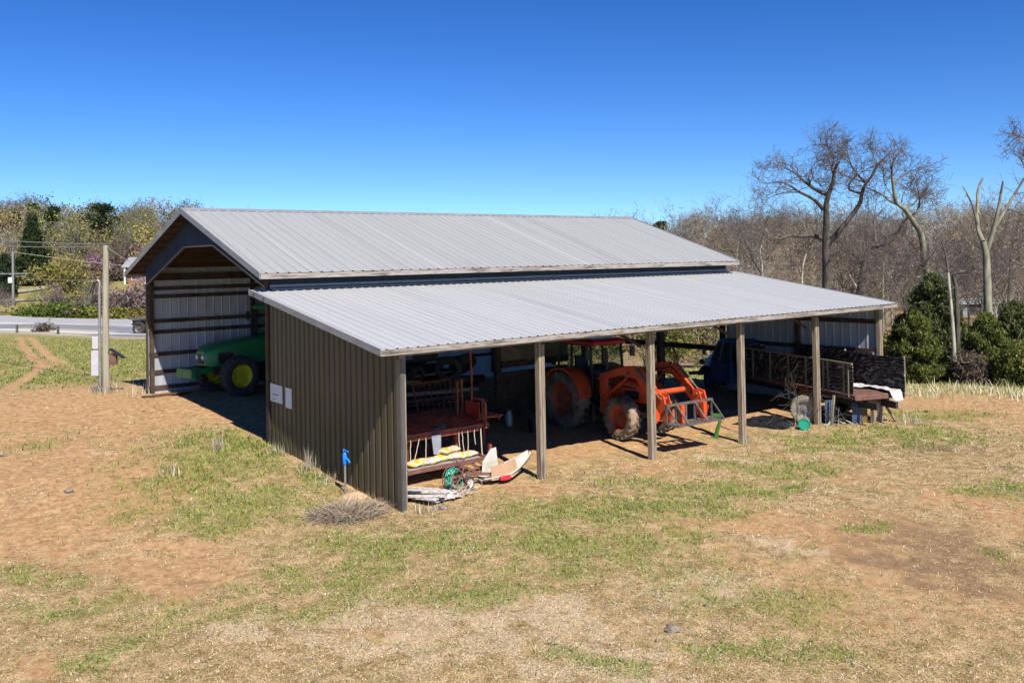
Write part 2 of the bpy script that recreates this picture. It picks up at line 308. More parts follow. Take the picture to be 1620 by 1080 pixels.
RUTS = [[at(x, y, 2, .35)[:2] for x, y in q] for q in (
    [(30, 534), (37, 552), (52, 574), (70, 584)], [(47, 534), (60, 552), (80, 574), (100, 583)], [(100, 583), (62, 594), (30, 618), (-20, 655), (-60, 690)],
    [(70, 584), (30, 592), (-20, 601)], [(70, 586), (40, 612), (0, 640), (-60, 668)])]
def cover(x, y):
    """share of green, bare dirt, dark litter and pale chips on the ground"""
    x = np.asarray(x, float); y = np.asarray(y, float); u, d = ud(x, y); out = [np.zeros_like(x) for _ in range(4)]
    wu = u+(fbm(x*.9, y*.9, 21)-.5)*1.6; wd = d+(fbm(x*.9, y*.9, 33)-.5)*2.0
    for cu, cd, ru, rd, k, st in PATCH:
        q = ((wu-cu)/ru)**2+((wd-cd)/rd)**2
        out[k] = np.maximum(out[k], st*np.exp(-q*.9))
    rut = np.zeros_like(x)
    for q in RUTS:
        q = np.array(q)
        for a, b in zip(q[:-1], q[1:]):
            ab = b-a; t = np.clip(((x-a[0])*ab[0]+(y-a[1])*ab[1])/(ab@ab), 0, 1)
            dist = np.hypot(x-a[0]-ab[0]*t, y-a[1]-ab[1]*t); rut = np.maximum(rut, np.exp(-(dist/.24)**4))
    field = smooth(33, 42, np.hypot(u, d))
    out[0] = np.maximum(out[0], field*.85*(1-rut)); out[0] = out[0]*(1-rut)
    out[1] = np.maximum(out[1], rut*.95)
    qq = u/np.maximum(d, 1e-3); rr_ = np.hypot(u, d); wood = np.clip(smooth(40, 52, rr_)*smooth(-.02, .12, qq)+smooth(150, 172, rr_), 0, 1)
    out[0] = out[0]*(1-wood); out[2] = np.maximum(out[2], wood)
    inside = smooth(-.6, .5, x)*smooth(19, 18, x)*smooth(.5, 2.2, y)*smooth(16.4, 16, y)
    out[0] = out[0]*(1-inside); out[1] = np.maximum(out[1], .9*inside); out[3] *= (1-inside)
    n1 = fbm(x*1.7, y*1.7, 50); n2 = fbm(x*4.5, y*4.5, 60, 3)
    for k in range(4): out[k] = np.clip(out[k]*(.35+1.3*smooth(.3, .7, (n1 if k != 3 else n2)*.55+n2*.45 if k else n1*.6+n2*.4)), 0, 1)
    out[0] = np.maximum(out[0], .13*smooth(.5, .75, n1))
    return out
def ground():
    th = np.linspace(-1.75, 1.75, 620); r = [.6]
    while r[-1] < 2600: r.append(r[-1]*(1.0085 if r[-1] < 120 else 1.03)+.004)
    r = np.array(r); T, Rr = np.meshgrid(th, r); u = np.sin(T)*Rr; d = np.cos(T)*Rr
    x = CX+u*HR[0]+d*HF[0]; y = CY+u*HR[1]+d*HF[1]; z = gz(x, y)
    near = smooth(60, 25, Rr)
    z = z+near*((fbm(x*3, y*3, 70)-.5)*.07+(fbm(x*11, y*11, 71, 3)-.5)*.05)
    n = len(th); m = len(r); V = np.stack([x, y, z], -1).reshape(-1, 3)
    i = np.arange(m-1)[:, None]*n+np.arange(n-1)[None, :]
    F = np.stack([i, i+1, i+n+1, i+n], -1).reshape(-1, 4)[:, ::-1]
    c = np.stack(cover(x, y), -1).reshape(-1, 4).astype(np.float32)
    m_ = bpy.data.materials.new('dry_pasture'); m_.use_nodes = True; t = m_.node_tree; N = t.nodes; L = t.links; B = N['Principled BSDF']
    B.inputs['Roughness'].default_value = .95; B.inputs['Specular IOR Level'].default_value = .1
    tc = N.new('ShaderNodeTexCoord')
    def noise(scale, det=6, rgh=.65):
        q = N.new('ShaderNodeTexNoise'); q.inputs['Scale'].default_value = scale; q.inputs['Detail'].default_value = det; q.inputs['Roughness'].default_value = rgh; L.new(tc.outputs['Object'], q.inputs[0]); return q.outputs[0]
    def ramp(src, es):
        q = N.new('ShaderNodeValToRGB'); e = q.color_ramp.elements; e[0].position = es[0][0]; e[0].color = (*es[0][1], 1); e[1].position = es[1][0]; e[1].color = (*es[1][1], 1)
        for p, cc in es[2:]:
            w_ = e.new(p); w_.color = (*cc, 1)
        L.new(src, q.inputs[0]); return q.outputs[0]
    def mix(f, a, b):
        q = N.new('ShaderNodeMix'); q.data_type = 'RGBA'; L.new(f, q.inputs[0]); L.new(a, q.inputs[6]); L.new(b, q.inputs[7]); return q.outputs[2]
    def math_(op, a, b):
        q = N.new('ShaderNodeMath'); q.operation = op; q.use_clamp = True
        for k, v in ((0, a), (1, b)):
            if isinstance(v, (int, float)): q.inputs[k].default_value = v
            else: L.new(v, q.inputs[k])
        return q.outputs[0]
    at_ = N.new('ShaderNodeAttribute'); at_.attribute_name = 'cov'; sp = N.new('ShaderNodeSeparateColor'); L.new(at_.outputs['Color'], sp.inputs[0])
    fine = noise(38, 8, .75); mid = noise(6, 8, .7); big = noise(.8, 5)
    clump = noise(2.6, 7, .72)
    straw = mix(math_('MULTIPLY', math_('SUBTRACT', clump, .40), 4.5), ramp(fine, [(.37, (.06, .04, .015)), (.47, (.19, .13, .05)), (.56, (.32, .225, .095)), (.66, (.48, .37, .19))]), ramp(fine, [(.36, (.14, .085, .035)), (.45, (.36, .235, .11)), (.54, (.52, .37, .20)), (.64, (.70, .56, .36))]))
    grn = ramp(fine, [(.38, (.05, .07, .015)), (.5, (.16, .18, .04)), (.62, (.34, .34, .10))])
    dirt = ramp(mid, [(.28, (.16, .08, .035)), (.42, (.33, .185, .085)), (.56, (.45, .275, .135)), (.72, (.57, .41, .235))])
    dark = ramp(fine, [(.35, (.075, .05, .032)), (.7, (.20, .135, .085))])
    chip = ramp(fine, [(.38, (.26, .18, .10)), (.5, (.48, .37, .23)), (.62, (.72, .60, .44))])
    def thr(src, k=2.2): return math_('MULTIPLY', math_('SUBTRACT', math_('ADD', src, mid), .72), k)
    c0 = mix(thr(sp.outputs['Green'], 3.), straw, dirt)
    c1 = mix(thr(sp.outputs['Blue'], 2.), c0, dark)
    c2 = mix(thr(at_.outputs['Alpha'], 2.), c1, chip)
    c3 = mix(thr(sp.outputs['Red'], 1.8), c2, grn)
    L.new(c3, B.inputs['Base Color'])
    bp = N.new('ShaderNodeBump'); bp.inputs['Strength'].default_value = .8; bp.inputs['Distance'].default_value = .05
    L.new(math_('ADD', math_('MULTIPLY', fine, .5), math_('MULTIPLY', mid, .6)), bp.inputs['Height']); L.new(bp.outputs[0], B.inputs['Normal'])
    o = npmesh('ground', V, F, m_); o.data.polygons.foreach_set('use_smooth', [True]*len(o.data.polygons))
    a = o.data.color_attributes.new('cov', 'FLOAT_COLOR', 'POINT'); a.data.foreach_set('color', c.ravel())
    o['kind'] = 'structure'
ground()
# asphalt of the divided highway beyond the field, laid as ribbons over the ground
def ribbon(name, pts, wd, lift, m, n=60):
    pts = [np.array(p, float) for p in pts]; V = []; F = []
    ts = np.linspace(0, len(pts)-1, n*(len(pts)-1)+1)
    P = [pts[min(int(t), len(pts)-2)]*(1-(t-min(int(t), len(pts)-2)))+pts[min(int(t), len(pts)-2)+1]*(t-min(int(t), len(pts)-2)) for t in ts]
    for i, p in enumerate(P):
        d = P[min(i+1, len(P)-1)]-P[max(i-1, 0)]; d = d/np.linalg.norm(d); q = np.array([-d[1], d[0]])
        for s in np.linspace(-.5, .5, 5):
            e = p+q*s*wd; V.append((e[0], e[1], G(p[0], p[1])+lift))
    for i in range(len(P)-1):
        for k in range(4): F.append((i*5+k, i*5+k+1, i*5+k+6, i*5+k+5))
    o = MB().add(V, F).build(name, m, solid=.12); o['kind'] = 'structure'; return o
M['asphalt'] = mat('asphalt', [(.15, .15, .16), (.20, .20, .205)], 2, .9)
M['paleasphalt'] = mat('pale_concrete_road', [(.27, .26, .25), (.34, .33, .32)], 2, .9)
M['verge'] = mat('gravel_shoulder', [(.26, .23, .17), (.36, .32, .24)], 3, .95)
M['line'] = mat('road_paint', [(.5, .5, .47)], 3, .8)
def roadline(y0, y1, off=0):   # across the left of the view, from a sight line at x=0 to one at x=230, extended both ways
    a = at(0, y0, 2, 0)[:2]; b = at(230, y1, 2, 0)[:2]; d = b-a; return [a-d*1.6, b+d*1.7]
ribbon('highway_shoulder', roadline(530, 532.5), 4.2, .07, 'verge')
ribbon('highway_near_lanes', roadline(526.5, 528), 7.5, .15, 'asphalt')
ribbon('highway_far_lanes', roadline(513.5, 515), 8.5, .25, 'paleasphalt')
ribbon('highway_far_shoulder', roadline(509.8, 511), 2.6, .17, 'verge')
ribbon('edge_line', roadline(530.5, 532.6), .22, .162, 'line'); ribbon('lane_line', roadline(522.6, 524.3), .2, .162, 'line')
ribbon('lane_line', roadline(517, 518.5), .2, .262, 'line')
# pale drives climbing the far hillside
def hillpts(q, ds): return [far(x, y, d)[:2] for (x, y), d in zip(q, ds)]
ribbon('hill_drive', hillpts([(-40, 500), (40, 490), (110, 478), (185, 455), (215, 445)], [112, 122, 134, 152, 165]), 2.2, .12, 'verge', 14)
ribbon('hill_lane', hillpts([(-40, 495), (60, 488), (140, 484), (215, 482)], [104, 108, 112, 118]), 2.0, .1, 'verge', 14)
# ------------------------------------------------------------------ blades of grass, straw and chips on the ground
def outside(x, y): return ~((x > -.02) & (x < 18.3) & (y > .4) & (y < 16.2))
def scatter(n, rmin, rmax, pw=1.0, spread=.70):
    r = rmin*(rmax/rmin)**(rng.random(n)**pw); q = (rng.random(n)*2-1)*spread
    return CX+q*r*HR[0]+r*HF[0], CY+q*r*HR[1]+r*HF[1], r
def blades(name, n, cmask, cols, L0, W0, up, label, rmin=7.5, rmax=60, thick=None, shedok=False, pw=1.):
    x, y, r = scatter(n, rmin, rmax, pw); c = cover(x, y); k = rng.random(n) < cmask(c, x, y)
    if not shedok: k &= outside(x, y)
    x, y, r = x[k], y[k], r[k]; n = len(x); sc_ = np.clip(r/16, .8, 2.2)
    z = gz(x, y)+smooth(60, 25, r)*((fbm(x*3, y*3, 70)-.5)*.07+(fbm(x*11, y*11, 71, 3)-.5)*.05)
    a = rng.random(n)*6.283; L = L0*(.5+rng.random(n))*np.clip(sc_, 0, 1.5); W = W0*(.6+.8*rng.random(n))*sc_; el = up*(.4+.9*rng.random(n))
    dx, dy = np.cos(a), np.sin(a); b = np.stack([x, y, z-.004], -1); side = np.stack([-dy, dx, 0*dx], -1)*W[:, None]/2
    d1 = np.stack([dx*np.cos(el*.8), dy*np.cos(el*.8), np.sin(el*.8)+.06], -1)*L[:, None]*.55
    el2 = el*.35; d2 = np.stack([dx*np.cos(el2), dy*np.cos(el2), np.sin(el2)], -1)*L[:, None]*.45
    V = np.stack([b-side, b+side, b+d1+side*.8, b+d1-side*.8, b+d1+d2], 1).reshape(-1, 3)
    i = np.arange(n)[:, None]*5; F = np.concatenate([i+np.array([[0, 1, 2]]), i+np.array([[0, 2, 3]]), i+np.array([[3, 2, 4]])])
    cols = np.array(cols); t = cols[rng.integers(0, len(cols), n)]*(.75+.5*rng.random((n, 1))); t = np.repeat(t, 5, 0)
    o = npmesh(name, V, F, label, t); o['kind'] = 'stuff'; return o
M['bladeg'] = attrmat('grass_blades', .7, .3); M['blades'] = attrmat('straw_blades', .85)
BARE = lambda c: (1-.8*c[1])
blades('grass', 430000, lambda c, x, y: np.clip(c[0]*1.25-.18, 0, 1)*.9+.03*(1-c[1]), [(.13, .21, .03), (.22, .30, .045), (.08, .13, .02), (.32, .37, .08), (.27, .32, .08)], .10, .011, 1.0, 'bladeg', pw=1.05)
blades('straw', 420000, lambda c, x, y: np.clip(.42+.4*(fbm(x*1.3, y*1.3, 90)-.5)*2, .05, 1)*(1-.5*c[1])*(1-.2*c[0])+.05, [(.56, .43, .22), (.42, .30, .14), (.68, .57, .36), (.22, .14, .06), (.32, .24, .10)], .12, .008, .12, 'blades')
blades('dead_leaf_litter', 420000, lambda c, x, y: np.clip(.10+.75*smooth(.44, .72, fbm(x*1.9, y*1.9, 95))+.9*c[3]+.3*c[2], 0, 1)*(1-.55*c[0])*(1-.85*np.minimum(c[1]*1.3, 1)), [(.58, .46, .31), (.50, .37, .22), (.24, .15, .07), (.62, .53, .40), (.54, .41, .26), (.16, .10, .05)], .030, .013, .55, 'blades', rmax=34)
M['dirtmound'] = mat('clods', [(.2, .1, .05), (.36, .2, .1)], 4, .95, 0, .5)
# ------------------------------------------------------------------ pole barn with lean-to
L = 18.3; D = 6.14; W = 9.84; YB = D+W; YR = D+W/2; ZE = 4.75; ZR = 6.62; OE = .62; ZT = 4.34
LE = .42; ZL = 3.29; SL = (ZT-ZL)/(D+LE); SM = (ZR-ZE)/(W/2+OE)
def zl(y): return ZL+(y+LE)*SL
def zm(y): return ZR-abs(y-YR)*SM
barn = thing('pole_barn', 'long brown metal pole barn with grey ribbed roofs and an open lean-to along its front', 'barn')
XL, XR = -.54, 18.36
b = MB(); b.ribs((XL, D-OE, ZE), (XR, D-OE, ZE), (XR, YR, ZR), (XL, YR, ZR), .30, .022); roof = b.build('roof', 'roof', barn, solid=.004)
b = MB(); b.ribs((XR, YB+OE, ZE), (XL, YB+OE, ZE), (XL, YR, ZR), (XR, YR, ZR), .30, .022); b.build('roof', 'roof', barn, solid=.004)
b = MB(); a = .17
b.loft([[(x, YR-a, ZR-a*SM+.03), (x, YR, ZR+.045), (x, YR+a, ZR-a*SM+.03), (x, YR+a, ZR-a*SM+.012), (x, YR, ZR+.025), (x, YR-a, ZR-a*SM+.012)] for x in (XL-.02, XR+.02)])
b.build('ridge_cap', 'raketrim', roof)
# lean-to roof (its edges are not quite square)
A_, B_, C_, D_ = (-.70, -LE, ZL), (18.75, -LE, ZL+.02), (18.92, D, ZT), (-.57, D, ZT)
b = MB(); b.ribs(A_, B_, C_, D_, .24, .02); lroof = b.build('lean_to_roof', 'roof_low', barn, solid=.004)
b = MB(); b.prism([(-.03, D+.0, ZT+.012), (-.03, D-.20, ZT-.018), (-.03, D-.20, ZT+.012), (-.03, D-.05, ZT+.045), (-.03, D-.045, ZT+.11), (-.03, D-.0, ZT+.11)], (L+.06, 0, 0)); b.build('flashing', 'raketrim', lroof)
# rake and eave trim
b = MB(); T = .16
for s in (-1, 1):
    for x in (XL-.012, XR+.012):
        yo = YR+s*(W/2+OE)
        MB().prism([(x-.012, YR, ZR+.03), (x-.012, yo, ZE+.02), (x-.012, yo, ZE-T+.02), (x-.012, YR, ZR-T+.02)], (.024, 0, 0)).build('rake_trim', 'raketrim', barn)
for s, y in ((-1, D-OE), (1, YB+OE)): MB().box(((XL+XR)/2, y-s*.03, ZE-.075), (XR-XL-.03, .04, .13)).build('eave_board', 'woodx', barn)
b = MB(); b.prism([(A_[0]-.02, A_[1], A_[2]+.02), (D_[0]-.02, D_[1], D_[2]+.02), (D_[0]-.02, D_[1], D_[2]-.12), (A_[0]-.02, A_[1], A_[2]-.12)], (.022, 0, 0)).build('lean_to_rake_trim', 'raketrim', barn)
b = MB(); b.prism([(B_[0]+.002, B_[1], B_[2]+.02), (C_[0]+.002, C_[1], C_[2]+.02), (C_[0]+.002, C_[1], C_[2]-.12), (B_[0]+.002, B_[1], B_[2]-.12)], (.022, 0, 0)); b.build('lean_to_rake_trim', 'raketrim', barn)
b = MB(); x = A_[0]
while x < 18.7:
    e = min(x+4.3, 18.74); b.box(((x+e)/2, -LE+.025, ZL-.065), (e-x-.006, .038, .11)); x = e
b.build('lean_to_eave_board', 'woodx', barn)
for x in (.2, 4.0, 5.9, 9.6, 12.4, 15.3): # rust marks on the eave board
    q = MB(); q.box((x, -LE+.003, ZL-.065), (.03+random.random()*.10, .005, .03+random.random()*.06)); q.build('rust_patch', 'rustorange', barn)
for s in (-1, 1):  # dark sheets added close below the roofs to make their undersides darker
    e = YR+s*(W/2+OE-.07); MB().add([(XL+.02, YR, zm(YR)-.016), (XR-.02, YR, zm(YR)-.016), (XR-.02, e, zm(e)-.016), (XL+.02, e, zm(e)-.016)], [(0, 1, 2, 3)]).build('dark_roof_sheet', 'roofdark', barn, solid=.003)
MB().add([(-.54, -LE+.06, zl(-LE+.06)-.02), (18.70, -LE+.06, zl(-LE+.06)-.02), (18.70, D-.02, zl(D)-.02), (-.54, D-.02, zl(D)-.02)], [(0, 1, 2, 3)]).build('dark_roof_sheet', 'roofdark', barn, solid=.003)
# lean-to framing
b = MB(); b.box((L/2, .115, zl(.1)-.215), (L+.1, .045, .17)); b.build('header_beam', 'woodx', barn)
for k in range(6):
    x = k*3.66+(.12 if k == 0 else 0); g = G(x, 0)
    q = MB()
    if k: q.box((x-.045, 0, (g-.3+zl(0)-.1)/2), (.082, .14, zl(0)-.1-g+.3)); q.box((x+.043, 0, (g-.3+zl(0)-.3)/2), (.082, .155, zl(0)-.3-g+.3))
    else: q.box((x-.085, .05, (g-.3+zl(0)-.1)/2), (.12, .14, zl(0)-.1-g+.3))
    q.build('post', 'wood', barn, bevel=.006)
for k in range(6):
    x = min(k*3.66, L-.12); z1 = zm(D+.1)-.1
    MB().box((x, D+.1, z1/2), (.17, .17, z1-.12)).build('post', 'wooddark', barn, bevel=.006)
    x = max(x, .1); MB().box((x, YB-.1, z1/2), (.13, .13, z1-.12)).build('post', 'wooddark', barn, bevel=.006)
for x in (0.1, L-.1):
    if x > 1: MB().box((x, 3.0, zl(3)/2), (.14, .14, zl(3)-.1)).build('post', 'wooddark', barn)
MB().box((L-.1, 9.35, 2.35), (.2, .2, 5.)).build('post', 'wooddark', barn)
b = MB()
for k in range(16):
    x = k*1.22; x = min(max(x, .06), L-.06); b.bar((x, .0, zl(0)-.12), (x, D-.02, zl(D)-.12), .04, .18)
b.build('lean_to_rafters', 'wooddark', barn)
b = MB()
for y in np.arange(.3, 5.9, .61): b.bar((-.62, y, zl(y)-.045), (18.7, y, zl(y)-.045), .09, .036)
b.build('lean_to_purlins', 'purlin', barn)
for k in range(1, 5):
    MB().bar((k*3.66-.05, .28, 2.72), (k*3.66-.85, .30, 3.12), .035, .07).build('knee_brace', 'wooddark', barn)
# main framing
b = MB()
for s in (-1, 1):
    for i in range(10):
        y = YR+s*(.25+i*(W/2+OE-.4)/9); b.bar((XL+.02, y, zm(y)-.064), (XR-.02, y, zm(y)-.064), .045, .085)
b.build('purlins', 'purlin', barn)
b = MB()
for k in range(6):
    x = min(max(k*3.66, .11), L-.11)
    for s in (-1, 1): b.bar((x, YR, zm(YR)-.2), (x, YR+s*(W/2-.05), zm(YR+W/2)-.2), .05, .2)
    if k not in (0, 5):
        b.bar((x, D+.1, 4.52), (x, YB-.1, 4.52), .045, .16)
        for f in (-.5, 0, .5): b.bar((x, YR+f*W/2*.9, 4.55), (x, YR+f*W/4, zm(YR+f*W/4)-.25), .04, .09)
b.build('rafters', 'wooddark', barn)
for y in (D+.21, YB-.21): MB().box((L/2, y, 4.59), (L-.1, .05, .24)).build('wall_plate', 'wooddark', barn)
# back wall with inside lining and girts
g0 = .45
b = MB(); b.ribs((L, YB+.02, -.2), (-.0, YB+.02, -.2), (-.0, YB+.02, 4.9), (L, YB+.02, 4.9), .3, .02); b.build('back_wall', 'brown', barn, solid=.003)
b = MB(); b.ribs((0.02, YB-.002, -.2), (L, YB-.002, -.2), (L, YB-.002, 4.9), (0.02, YB-.002, 4.9), .3, .014, wf=.08); b.build('wall_lining', 'liner', barn)
for z in (4.2, 3.93, 3.1, 2.73, 1.98, 1.38, .86): MB().box((L/2, YB-.04, z), (L-.06, .045, .13)).build('girt', 'wooddark', barn)
# gable panels with clipped opening
def gable(x, nx):
    b = MB(); yy = [YB]; n = 40; V = []; 
    k = int(W/.11)
    for i in range(k):
        for t, h in ((0, 0), (.3, 0), (.42, .016), (.78, .016), (.9, 0)):
            y = D+(i+t)*W/k; V.append((y, h))
    V.append((YB, 0)); vs = []
    for y, h in V:
        lo = min(5.56, 4.35+(min(y-D, YB-y))*(5.56-4.35)/3.75); vs += [(x+nx*h, y, lo), (x+nx*h, y, zm(y)-.03)]
    b.add(vs, [(2*i, 2*i+2, 2*i+3, 2*i+1) for i in range(len(V)-1)])
    return b.build('gable_panel', 'skytint', barn, solid=.004)
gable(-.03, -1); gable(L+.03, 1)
for x in (-.035, L-.02):
    b = MB()
    for p, q in (((x, D+.05, 4.33), (x, D+3.75, 5.53)), ((x, D+3.75, 5.53), (x, YB-3.75, 5.53)), ((x, YB-3.75, 5.53), (x, YB-.05, 4.33))): b.bar(p, q, .05, .05)
    b.build('opening_trim', 'trim', barn)
MB().box((-.02, YB+.0, 2.45), (.06, .1, 3.8)).build('corner_trim', 'brown', barn)
# strip of wall between the two roofs
b = MB(); b.ribs((.0, D-.004, ZT-.05), (L, D-.004, ZT-.05), (L, D-.004, zm(D)-.05), (0, D-.004, zm(D)-.05), .28, .018, wf=.1); b.build('upper_wall', 'skytint', barn, solid=.003)
# lean-to side wall (brown ribbed steel)
def sidewall(x, nx, m, name, pitch, y0=0., lift=0., wf=.60, h=.036):
    k = int(round((D-y0)/pitch)); V = []
    for i in range(k):
        for t, hh in ((0, 0), (.22, 0), (.30, h), (.30+wf, h), (.38+wf, 0)): V.append((y0+(i+t)*(D-y0)/k, hh))
    V.append((D, 0)); vs = []
    for y, hh in V:
        g = min(G(x, y), G(x-nx*.2, y))
        vs += [(x+nx*hh, y, g-.1+lift), (x+nx*hh, y, zl(y)-.035)]
    return MB().add(vs, [(2*i, 2*i+2, 2*i+3, 2*i+1) for i in range(len(V)-1)]).build(name, m, barn, solid=.003)
side = sidewall(-.006, -1, 'brown', 'side_wall', .245)
sidewall(.012, 1, 'liner', 'wall_lining', .3, wf=.12, h=.012)
b = MB(); b.box((.012, -.032, 1.42), (.085, .014, 3.2)); b.box((-.045, .04, 1.42), (.014, .158, 3.2)); b.build('corner_trim', 'trim', barn)
sidewall(L+.006, 1, 'brown', 'side_wall', .245); sidewall(L-.012, -1, 'liner', 'wall_lining', .3, wf=.12, h=.012)
for z in (2.72, 1.75, .8): MB().box((L-.05, D/2, z), (.045, D-.2, .15)).build('girt', 'wooddark', barn)
for z in (2.3, 1.2): MB().box((.05, D/2, z), (.045, D-.2, .13)).build('girt', 'wooddark', barn)
if False: b = MB() # screw heads on side wall
for z in ():
    for i in range(25):
        y = (i+.12)*D/25+.02
        if z < zl(y)-.2: b.lathe([(.007, 0), (.007, -.005), (.0, -.006)], (-.012, y, z), (1, 0, 0), 8)
# open east end beams
MB().box((L-.05, (D+YB)/2, 1.42), (.06, W-.2, .2)).build('end_rail', 'wooddark', barn)
# plywood partition behind the second bay
b = MB(); b.box((8.75, D+.0, 2.55), (2.75, .018, 1.35)); b.build('partition', 'ply', barn)
b = MB(); b.box((8.75, D-.01, 1.78), (2.75, .05, .2)); b.build('partition_beam', 'wooddark', barn)
b = MB()
for i in range(7): b.box((8.75, D+.02+random.uniform(-.006, .006), .22+i*.205), (2.75, .03, .198))
b.build('partition', 'wooddark', barn)
# two paper notices near the barn corner
def notice(y0, y1, z0, z1, lab, tilt):
    b = MB(); x = -.055; b.prism([(x, y0, z0), (x-tilt, y1, z0+.02), (x-tilt, y1, z1), (x, y0, z1-.02)], (.004, 0, 0)); o = b.build('notice', 'white'); tag(o, lab, 'notice')
    return x-.003
notice(5.42, 6.12, 1.52, 1.98, 'wide white paper notice pinned at the barn end of the brown side wall', .0)
o = bpy.data.objects['notice']; b = MB()
for z, n, h in ((1.86, 0, 0), (1.72, 7, .02), (1.70, 0, 0), (1.60, 4, .016)):
    y = 5.98
    for k in range(n):
        wd = random.uniform(.02, .06); b.box((-.058, y-wd/2, z+random.uniform(-.006, .006)), (.002, wd, h)); y -= wd+.012
b.build('text_lines', 'ink', o)
notice(4.90, 5.18, 1.46, 1.97, 'narrow curled white paper notice, right of the wide notice on the brown side wall', .03)
# yard hydrant
hx, hy = -.36, 1.72; g = G(hx, hy)
h = thing('yard_hydrant', 'blue headed yard hydrant standing beside the brown side wall', 'hydrant', (hx, hy, g))
MB().tube([(0, 0, -.1), (0, 0, .62)], .024, 12).build('standpipe', 'galv', h, True)
b = MB(); b.tube([(0, 0, .60), (0, 0, .66), (0, 0, .82), (0, 0, .86)], [.035, .05, .052, .03], 14); b.tube([(0, 0, .74), (.02, -.10, .72), (.03, -.16, .66)], [.03, .026, .022], 10); head = b.build('hydrant_head', 'bluebright', h, True)
b = MB(); b.bar((.0, .03, .86), (0, .05, .93), .03, .03); b.bar((0, .05, .92), (.02, -.12, .88), .028, .02); b.build('lever', 'bluebright', h, bevel=.004)
# ------------------------------------------------------------------ tractors
def wheel(parent, R, wd, rr, c, side, rim, tyre, lugs=20, seed=0):
    """side = +1 when the dish faces +y"""
    s = side; y = c[1]
    b = MB(); pr = [(rr*.98, -wd*.42), (rr*1.02, -wd*.42), (rr*.93, -wd*.3), (rr*.90, 0), (rr*.93, wd*.30), (rr*1.04, wd*.40), (rr*.98, wd*.43), (rr*.88, wd*.30), (rr*.80, wd*.06), (rr*.45, wd*.02), (rr*.40, wd*.14), (rr*.22, wd*.16), (rr*.20, wd*.30), (0.001, wd*.32)]
    b.lathe([(r, h*s) for r, h in pr], c, (0, 1, 0), 32)
    for k in range(8):
        a = k*math.pi/4; b.lathe([(.022, wd*.13*s), (.022, wd*.21*s), (.001, wd*.21*s)], (c[0]+math.cos(a)*rr*.31, c[1], c[2]+math.sin(a)*rr*.31), (0, 1, 0), 8)
    w_ = b.build('wheel', rim, parent, True)
    b = MB(); q = [(rr*.97, -.40), (rr*1.10, -.50), ((R+rr)/2, -.54), (R*.90, -.50), (R*.945, -.44), (R*.955, 0), (R*.945, .44), (R*.90, .50), ((R+rr)/2, .54), (rr*1.10, .50), (rr*.97, .40)]
    b.lathe([(r, h*wd) for r, h in q], c, (0, 1, 0), 48)
    for k in range(lugs):
        for sd in (-1, 1):
            a0 = 2*math.pi*(k+(.5 if sd > 0 else 0))/lugs; vs = []
            for t, hh in ((0., .03), (.5, .26), (1., .50)):
                a = a0-t*.20; half = .045+.01*t
                for da in (-half, half):
                    for r in (R*.92, R*1.0 if t < .9 else R*.975):
                        vs.append((c[0]+math.cos(a+da)*r, c[1]+sd*hh*wd, c[2]+math.sin(a+da)*r))
                if t == 1.:
                    for da in (-half, half):
                        for r in (R*.84, R*.95): vs.append((c[0]+math.cos(a+da-.03)*r, c[1]+sd*.555*wd, c[2]+math.sin(a+da-.03)*r))
            n = len(vs)//4; fs = []
            for i in range(n-1):
                o_ = i*4; fs += [(o_, o_+1, o_+5, o_+4), (o_+2, o_+6, o_+7, o_+3), (o_+1, o_+3, o_+7, o_+5), (o_, o_+4, o_+6, o_+2)]
            fs += [(0, 2, 3, 1), (n*4-4, n*4-3, n*4-1, n*4-2)]
            b.add(vs, fs)
    b.build('tyre', tyre, w_)
    return w_
def rbox(b, x0, x1, y0, y1, z0, z1, r=.05, n=3):
    """box along x with rounded upper edges"""
    def sec(x):
        q = [(x, y0, z0), (x, y1, z0)]
        for k in range(n+1): a = k/n*math.pi/2; q.append((x, y1-r+r*math.cos(a), z1-r+r*math.sin(a)))
        for k in range(n+1): a = k/n*math.pi/2; q.append((x, y0+r-r*math.sin(a), z1-r+r*math.cos(a)))
        return q
    return b.loft([sec(x0), sec(x1)])
